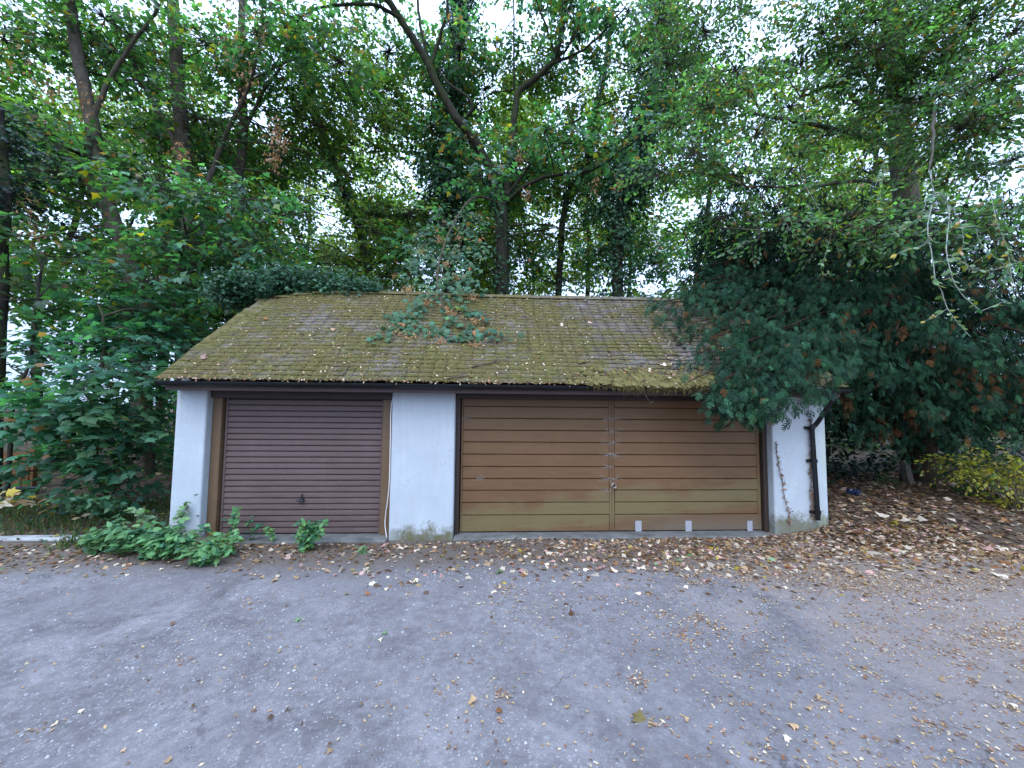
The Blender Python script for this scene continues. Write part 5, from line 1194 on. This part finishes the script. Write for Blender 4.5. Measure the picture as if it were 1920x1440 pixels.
def grass(label, boxes, n, h, base):
    P = np.concatenate([np.array([lo[0], lo[1], 0]) + np.array([hi[0] - lo[0], hi[1] - lo[1], 0]) * rng.random((int(n * wg), 3)) for lo, hi, wg in boxes]); P[:, 2] = gz(P[:, 0], P[:, 1]) - .005
    m = len(P); cl_n = 0.5 + 0.5 * np.sin(P[:, 0] * 3.1 + 1) * np.sin(P[:, 1] * 4.3); k = rng.random(m) < cl_n + .15; P = P[k]; m = len(P)
    U = rng.normal(0, .45, (m, 3)) * [1, 1, 0] + [0, 0, 1]
    BL = (np.array([(-.05, 0, 0), (.05, 0, 0), (.035, .5, .04), (-.035, .5, .04), (0, 1, .2)]), np.array([(0, 1, 2), (0, 2, 3), (3, 2, 4)]))
    props(link('grass', leaf_mesh('grass', P, U, rand_dirs(m), h * (.4 + rng.random(m)), BL, colmix(m, base, .35, [(.2, (.17, .13, .06))]), M['weed'])), label, 'grass', None, 'stuff')
grass('thin rough grass on the verge behind the kerb', [((-10, 0.02), (-4.1, 1.6), .85), ((-5.2, -.35), (-3.7, 0), .15)], 7000, .12, (.06, .1, .035))
scrub('ground_cover', [((-10, 0.1, 0.03), (-4.2, 2.4, 0.12), 1.0)], 2600, 0.06, (0.045, 0.1, 0.045), T_IVY, lm='weed', alts=[(.2, (.13, .09, .05)), (.08, (.2, .17, .07))], label='low creeping plants on the verge behind the kerb', cat='ground cover')

# ------------------------------------------------------------------ fallen leaves
DRYC = [((0.42, 0.27, 0.15), .22), ((0.66, 0.54, 0.4), .22), ((0.14, 0.075, 0.035), .28), ((0.30, 0.14, 0.055), .14), ((0.52, 0.3, 0.26), .10), ((0.4, 0.3, 0.06), .03), ((0.25, 0.27, 0.16), .01)]
def drycol(n, dark=0.0):
    p = np.array([w_ for _, w_ in DRYC]); p = p / p.sum(); c = np.array([c_ for c_, _ in DRYC])[rng.choice(len(DRYC), n, p=p)]
    k = rng.random(n) < dark; c[k] = np.array([0.16, 0.105, 0.068]); return (c * (0.7 + .6 * rng.random((n, 1)))).clip(.01, .9)
def lie(n): return np.stack([rng.normal(0, 1, n), rng.normal(0, 1, n), rng.normal(0, .16, n)], 1), np.array([0, 0, 1.0]) + .3 * rng.normal(size=(n, 3))
# unparted litter
def litter(name, label, X, Y, size, tm, dark, lift=.016):
    ok = ~((X > -4.0) & (X < 4.62) & (Y > -0.02)); X, Y, size = X[ok], Y[ok], size[ok]; n = len(X)
    P = np.stack([X, Y, gz(X, Y) + lift + .012 * rng.random(n)], 1); U, Nn = lie(n); U = unit(U); P = P - U * (size * .5)[:, None]
    P[:, 2] = np.maximum(P[:, 2], gz(P[:, 0], P[:, 1]) + lift)
    props(link(name, leaf_mesh(name, P, U, Nn, size, tm, drycol(n, dark), M['dry'])), label, 'leaf litter', None, 'stuff')
n = 15000; X = rng.uniform(4.3, 15, n); Y = rng.uniform(-1.7, 4.2, n); k = (rng.random(n) < sstep(Y, -1.7, -0.5) * .9 + .1) & (Y > edge_y(X) - 0.9 * rng.random(n)); X, Y = X[k], Y[k]
litter('leaf_litter', 'thick brown leaf litter on the bank under the yew', X, Y, rng.uniform(.05, .12, len(X)), T_MID, .6)
n = 8500; X = rng.uniform(-1.4, 6.5, n); Y = -0.05 - np.abs(rng.normal(0, .55, n)); k = rng.random(n) < .10 + .9 * sstep(X, -1.5, 4.5); X, Y = X[k], Y[k]
litter('leaf_litter', 'small brown leaf scraps along the foot of the double door', X, Y, rng.uniform(.02, .08, len(X)), T_MID, .3)
n = 1500; X = rng.uniform(-6.5, -1.0, n); Y = -0.12 - np.abs(rng.normal(0, .3, n)) - .1 * (X < -4); 
litter('leaf_litter', 'scattered leaf scraps in front of the ribbed door and the kerb', X, Y, rng.uniform(.02, .07, n), T_FAR, .45)
# seed and leaf crumbs blown in drifts over the asphalt, thicker to the right
SEEDC = np.array([(.45, .31, .15), (.6, .47, .32), (.32, .15, .08), (.4, .24, .14), (.2, .1, .06)])
def seeds(label, X, Y, size):
    n = len(X); P = np.stack([X, Y, gz(X, Y) + .015 + .006 * rng.random(n)], 1); U, Nn = lie(n)
    props(link('seed_litter', leaf_mesh('seed_litter', P, U, Nn, size, T_BIT, SEEDC[rng.choice(5, n, p=[.3, .25, .2, .15, .1])] * (.7 + .6 * rng.random((n, 1))), M['dry'])), label, 'leaf litter', None, 'stuff')
n = 270000; X = rng.uniform(-6, 11, n); Y = rng.uniform(-3.9, -.5, n)
dr = 0.5 + .5 * np.sin(1.9 * X + 2.6 * Y + 1.5 * np.sin(1.3 * Y - .8 * X)) * np.sin(2.7 * Y - 1.1 * X)
k = rng.random(n) < (.02 + .28 * sstep(X, -1.5, 4.5) + .6 * sstep(X, 1.5, 5.5) * sstep(Y, -2.6, -1.1)) * (dr ** 2 + .12); X, Y = X[k], Y[k]
seeds('golden seed crumbs drifted across the asphalt', X, Y, rng.uniform(.009, .03, len(X)))
nc = 260; cx_ = rng.uniform(-3, 8, nc); cy_ = rng.uniform(-3.7, -.9, nc); k = rng.random(nc) < .12 + .88 * sstep(cx_, -1.5, 3); cx_, cy_ = cx_[k], cy_[k]
j = rng.integers(0, len(cx_), 4600); X = cx_[j] + rng.normal(0, .05, len(j)); Y = cy_[j] + rng.normal(0, .035, len(j))
seeds('little heaps of brown seed husks on the asphalt', X, Y, rng.uniform(.01, .03, len(X)))
# stone chips
n = 34000; X = rng.uniform(-6, 6, n); Y = rng.uniform(-4.0, -.9, n); k = rng.random(n) < .10 + .9 * (0.5 + .5 * np.sin(1.4 * X + 1.1 * Y) * np.sin(2.1 * Y + .4 * X + .7)) ** 3; X, Y = X[k], Y[k]; n = len(X)
OCT = (np.array([(1, 0, 0), (0, 1, 0), (-1, 0, 0), (0, -1, 0), (.1, 0, .8), (0, .1, -.6)]), np.array([(0, 1, 4), (1, 2, 4), (2, 3, 4), (3, 0, 4)]))
V, T, k = place(np.stack([X, Y, gz(X, Y) + .014], 1), rng.normal(0, 1, (n, 3)) * [1, 1, .2], np.tile([0, 0, 1.0], (n, 1)), np.minimum(rng.lognormal(-5.7, .5, n), .011), OCT)
props(link('stone_chips', mesh_np('stone_chips', V, T, M['stone'])), 'loose pale stone chips on the asphalt', 'gravel', None, 'stuff')
# leaves one can pick out, each its own object
NAMES = {'tan': 'tan', 'cream': 'pale cream', 'pink': 'pinkish', 'rust': 'rust-brown', 'brown': 'dark brown', 'yellow': 'yellow', 'pale': 'pale green', 'grass': 'fresh green', 'olive': 'olive'}
def fallen(px, py, ck, size, where, label=None, sub=''):
    p = gpt(px, py, 0.0); z = float(gz(p[0], p[1])); p = gpt(px, py, z + .02)
    u = np.array([rng.normal(), rng.normal(), rng.normal(0, .15)]); u = unit(u)
    pos = p - u * size * .45; pos[2] = float(gz(p[0], p[1])) + .028
    o = leaf_obj(None, FL[int(rng.integers(0, 3))], 'fl%d' % rng.integers(0, 3), ck, pos, u, np.array([0, 0, 1.0]) + .28 * rng.normal(size=3), size, 'fallen_leaf')
    props(o, label or f'{NAMES[ck]} leaf lying {where}, {sub}', 'leaf', f'{NAMES[ck]} leaves lying {where}, {sub}')
FL = [fan(SYC, curl=c) for c in (-.25, .35, .75)]
for i_, t_ in enumerate(FL): t_[0][:, 2] += 0.12 * np.sin(5 * t_[0][:, 0] + i_ * 2)
for v_ in range(3):
    for ck in NAMES: leafme[('fl%d' % v_, ck)] = mesh_np('fallen_leaf', FL[v_][0], FL[v_][1], M['leaf_' + ck])
fallen(1197, 1347, 'olive', .085, '', 'largest olive-green leaf lying on the asphalt in the foreground'); fallen(885, 1313, 'tan', .06, '', 'tan curled leaf lying alone on the middle foreground asphalt')
fallen(934, 1073, 'pale', .11, '', 'pale green leaf at the edge of the dirt left of the double door middle'); fallen(650, 1112, 'cream', .08, '', 'large cream leaf on the dark dirt below the middle pier')
fallen(1485, 1360, 'tan', .06, '', 'curled tan leaf near the bottom of the yard right of the olive leaf'); fallen(557, 1163, 'pale', .06, '', 'fresh green leaf lying on bare asphalt below the ribbed door')
ZN = [('in front of the ribbed door', 40, (455, 720), (1018, 1090), (.04, .085)), ('at the foot of the double door', 120, (860, 1500), (1014, 1080), (.05, .1)), ('below the middle pier', 22, (640, 880), (1025, 1115), (.04, .08)),
      ('near the kerb and the nettles', 22, (100, 460), (1040, 1085), (.04, .08)), ('on the bank right of the downpipe', 66, (1580, 1915), (955, 1080), (.07, .15)), ('on the open asphalt', 40, (100, 1900), (1110, 1430), (.025, .048))]
SUBS = {'in front of the ribbed door': ['beside the low weeds', 'short of the bushy weed', 'below the door handle', 'near the middle pier'], 'at the foot of the double door': ['below its left end', 'left of its middle stile', 'by its tape patches', 'by its right end'],
        'below the middle pier': ['on its left', 'below its left edge', 'below its right edge', 'on its right'], 'near the kerb and the nettles': ['by the kerb stones', 'by the kerb end', 'under the nettles', 'under the low weeds'],
        'on the bank right of the downpipe': ['close to the downpipe', 'below the blue wrapper', 'below the leaning post', 'towards the yellow shrub'], 'on the open asphalt': ['out from the kerb', 'out from the ribbed door', 'out from the double door', 'out from the leaf bank']}
SZ = lambda v, sr: 'small' if v < sr[0] + .36 * (sr[1] - sr[0]) else 'large' if v > sr[0] + .7 * (sr[1] - sr[0]) else 'middling'
for where, n, xr, yr, sr in ZN:
    pc = [.25, .40, .16, .09, .04, .04, .02] if 'asphalt' not in where else [.3, .2, .05, .27, .15, .02, .01]
    for q in range(n):
        ck = rng.choice(['tan', 'cream', 'pink', 'rust', 'brown', 'yellow', 'pale'], p=pc)
        f_ = rng.random() ** (.8 if 'double' not in where else 1.0)
        u_ = rng.random() * .999; sz_ = rng.uniform(*sr); sb = SUBS[where][int(u_ * 4)]; near = 'near side' if f_ > .5 else 'far side'
        lab = f'{SZ(sz_, sr)} {NAMES[ck]} leaf {where}, {sb}'
        fallen(xr[0] + (xr[1] - xr[0]) * u_, yr[0] + (yr[1] - yr[0]) * f_, ck, sz_, where, lab, sb)

# ------------------------------------------------------------------ litter on the roof
def roof_scatter(name, label, X, Sx, size, tm, cols):
    P = roofpt(X, Sx, .045); n = len(P); U = np.stack([rng.normal(0, 1, n), rng.normal(0, 1, n) * CS, rng.normal(0, 1, n) * SN], 1); Nn = np.array([0, -SN, CS]) + .3 * rng.normal(size=(n, 3))
    props(link(name, leaf_mesh(name, P, U, Nn, size, tm, cols, M['dry'])), label, 'leaf litter', None, 'stuff')
n = 2800; X = rng.uniform(RX0 + .1, RX1 - .3, n); Sx = rng.uniform(0.02, SL - .05, n)
roof_scatter('roof_litter', 'pale leaf flecks scattered over the mossy roof', X, Sx, rng.uniform(.012, .042, n), T_BIT, drycol(n, .05) * 1.15)
n = 420; X = rng.normal(2.3, .5, n).clip(1, 3.5); Sx = np.abs(rng.normal(.1, .15, n)) + .0
roof_scatter('roof_litter', 'leaf drift caught in the moss above the double door', X, Sx, rng.uniform(.02, .06, n), T_FAR, drycol(n, .35))
n = 620; X = rng.uniform(-4, 3.5, n); Sx = rng.normal(-.02, .018, n)
roof_scatter('roof_litter', 'pale leaves packed along the gutter', X, Sx, rng.uniform(.02, .045, n), T_BIT, drycol(n, .15))
# single leaves on the roof
def onroof(px, py, ck, size, label):
    # meet the roof slope
    d = CM @ np.array([(px - 960) / F, -(py - 720) / F, -1.0]); n_ = np.array([0, -SN, CS]); p0 = np.array([0, -0.33, 2.045]) + n_ * .05
    p = CAM + d * np.dot(p0 - CAM, n_) / np.dot(d, n_)
    u = np.array([rng.normal(), rng.normal() * CS, rng.normal() * SN]); leaf = leaf_obj(None, FL[0], 'fl%d' % rng.integers(0, 3), ck, p, u, n_ + .25 * rng.normal(size=3), size, 'roof_leaf'); props(leaf, label, 'leaf', 'single leaves on the roof')
onroof(1110, 603, 'pink', .1, 'pinkish leaf on the upper roof right of the drooping branch'); onroof(1150, 588, 'pink', .075, 'smaller pinkish leaf highest on the roof right of the drooping branch'); onroof(1052, 607, 'cream', .09, 'pale leaf just right of the drooping branch on the roof')
onroof(935, 678, 'pink', .1, 'pink leaf caught on the thin stick on the roof'); onroof(495, 597, 'rust', .08, 'orange leaf near the upper left verge of the roof'); onroof(378, 672, 'pink', .09, 'pinkish leaf near the lower left verge of the roof'); onroof(625, 620, 'tan', .1, 'tan leaf among the moss left of the drooping branch')
onroof(1017, 680, 'cream', .08, 'cream leaf on the roof between the stick and the moss mat'); onroof(1250, 683, 'cream', .08, 'cream leaf in front of the yew fringe on the roof'); onroof(655, 600, 'brown', .1, 'brown curled leaf high on the roof left of the drooping branch')
def stick(pts, r, label):
    q = []
    for px, py in pts:
        d = CM @ np.array([(px - 960) / F, -(py - 720) / F, -1.0]); n_ = np.array([0, -SN, CS]); p0 = np.array([0, -0.33, 2.045]) + n_ * .05
        q.append(CAM + d * np.dot(p0 - CAM, n_) / np.dot(d, n_))
    q = smooth_path(q, 12, .004); tubes = [(q, r, r * .4)]; k = len(q) // 2; tubes.append((np.array([q[k], q[k] + [.06, .03, .05], q[k] + [.13, .04, .05]]), r * .6, r * .2))
    props(link('fallen_stick', mesh_np('fallen_stick', *tube_np(tubes, 6), M['stick'], smooth=True)), label, 'stick', 'sticks lying on the roof')
stick([(885, 688), (912, 682), (935, 678), (958, 668)], .011, 'forked stick lying mid-roof right of the drooping branch'); stick([(838, 710), (858, 707), (874, 706)], .012, 'short dark stick just above the gutter over the middle pier')
stick([(642, 705), (650, 692), (655, 678)], .009, 'short stick standing up the slope on the left half of the roof'); stick([(1165, 690), (1180, 700), (1190, 712)], .008, 'thin pale stick in the moss mat over the double door')
q = np.array([roofpt(1.9, .02, .04), roofpt(1.93, -.06, .02), roofpt(1.97, -.1, -.06), roofpt(2.06, -.12, -.17)])
props(link('fallen_stick', mesh_np('fallen_stick', *tube_np([(smooth_path(q, 8), .009, .006), (np.array([q[-1], q[-1] + [.03, -.01, .03]]), .007, .005)], 6), M['stick'], smooth=True)), 'short stick poking down over the gutter above the double door', 'stick', 'sticks lying on the roof')
import sys
print('TRIS', sum(sum(len(p.vertices) - 2 for p in o.data.polygons) if len(o.data.polygons) < 3000 else len(o.data.loops) - 2 * len(o.data.polygons) for o in COL.objects if o.type == 'MESH'))
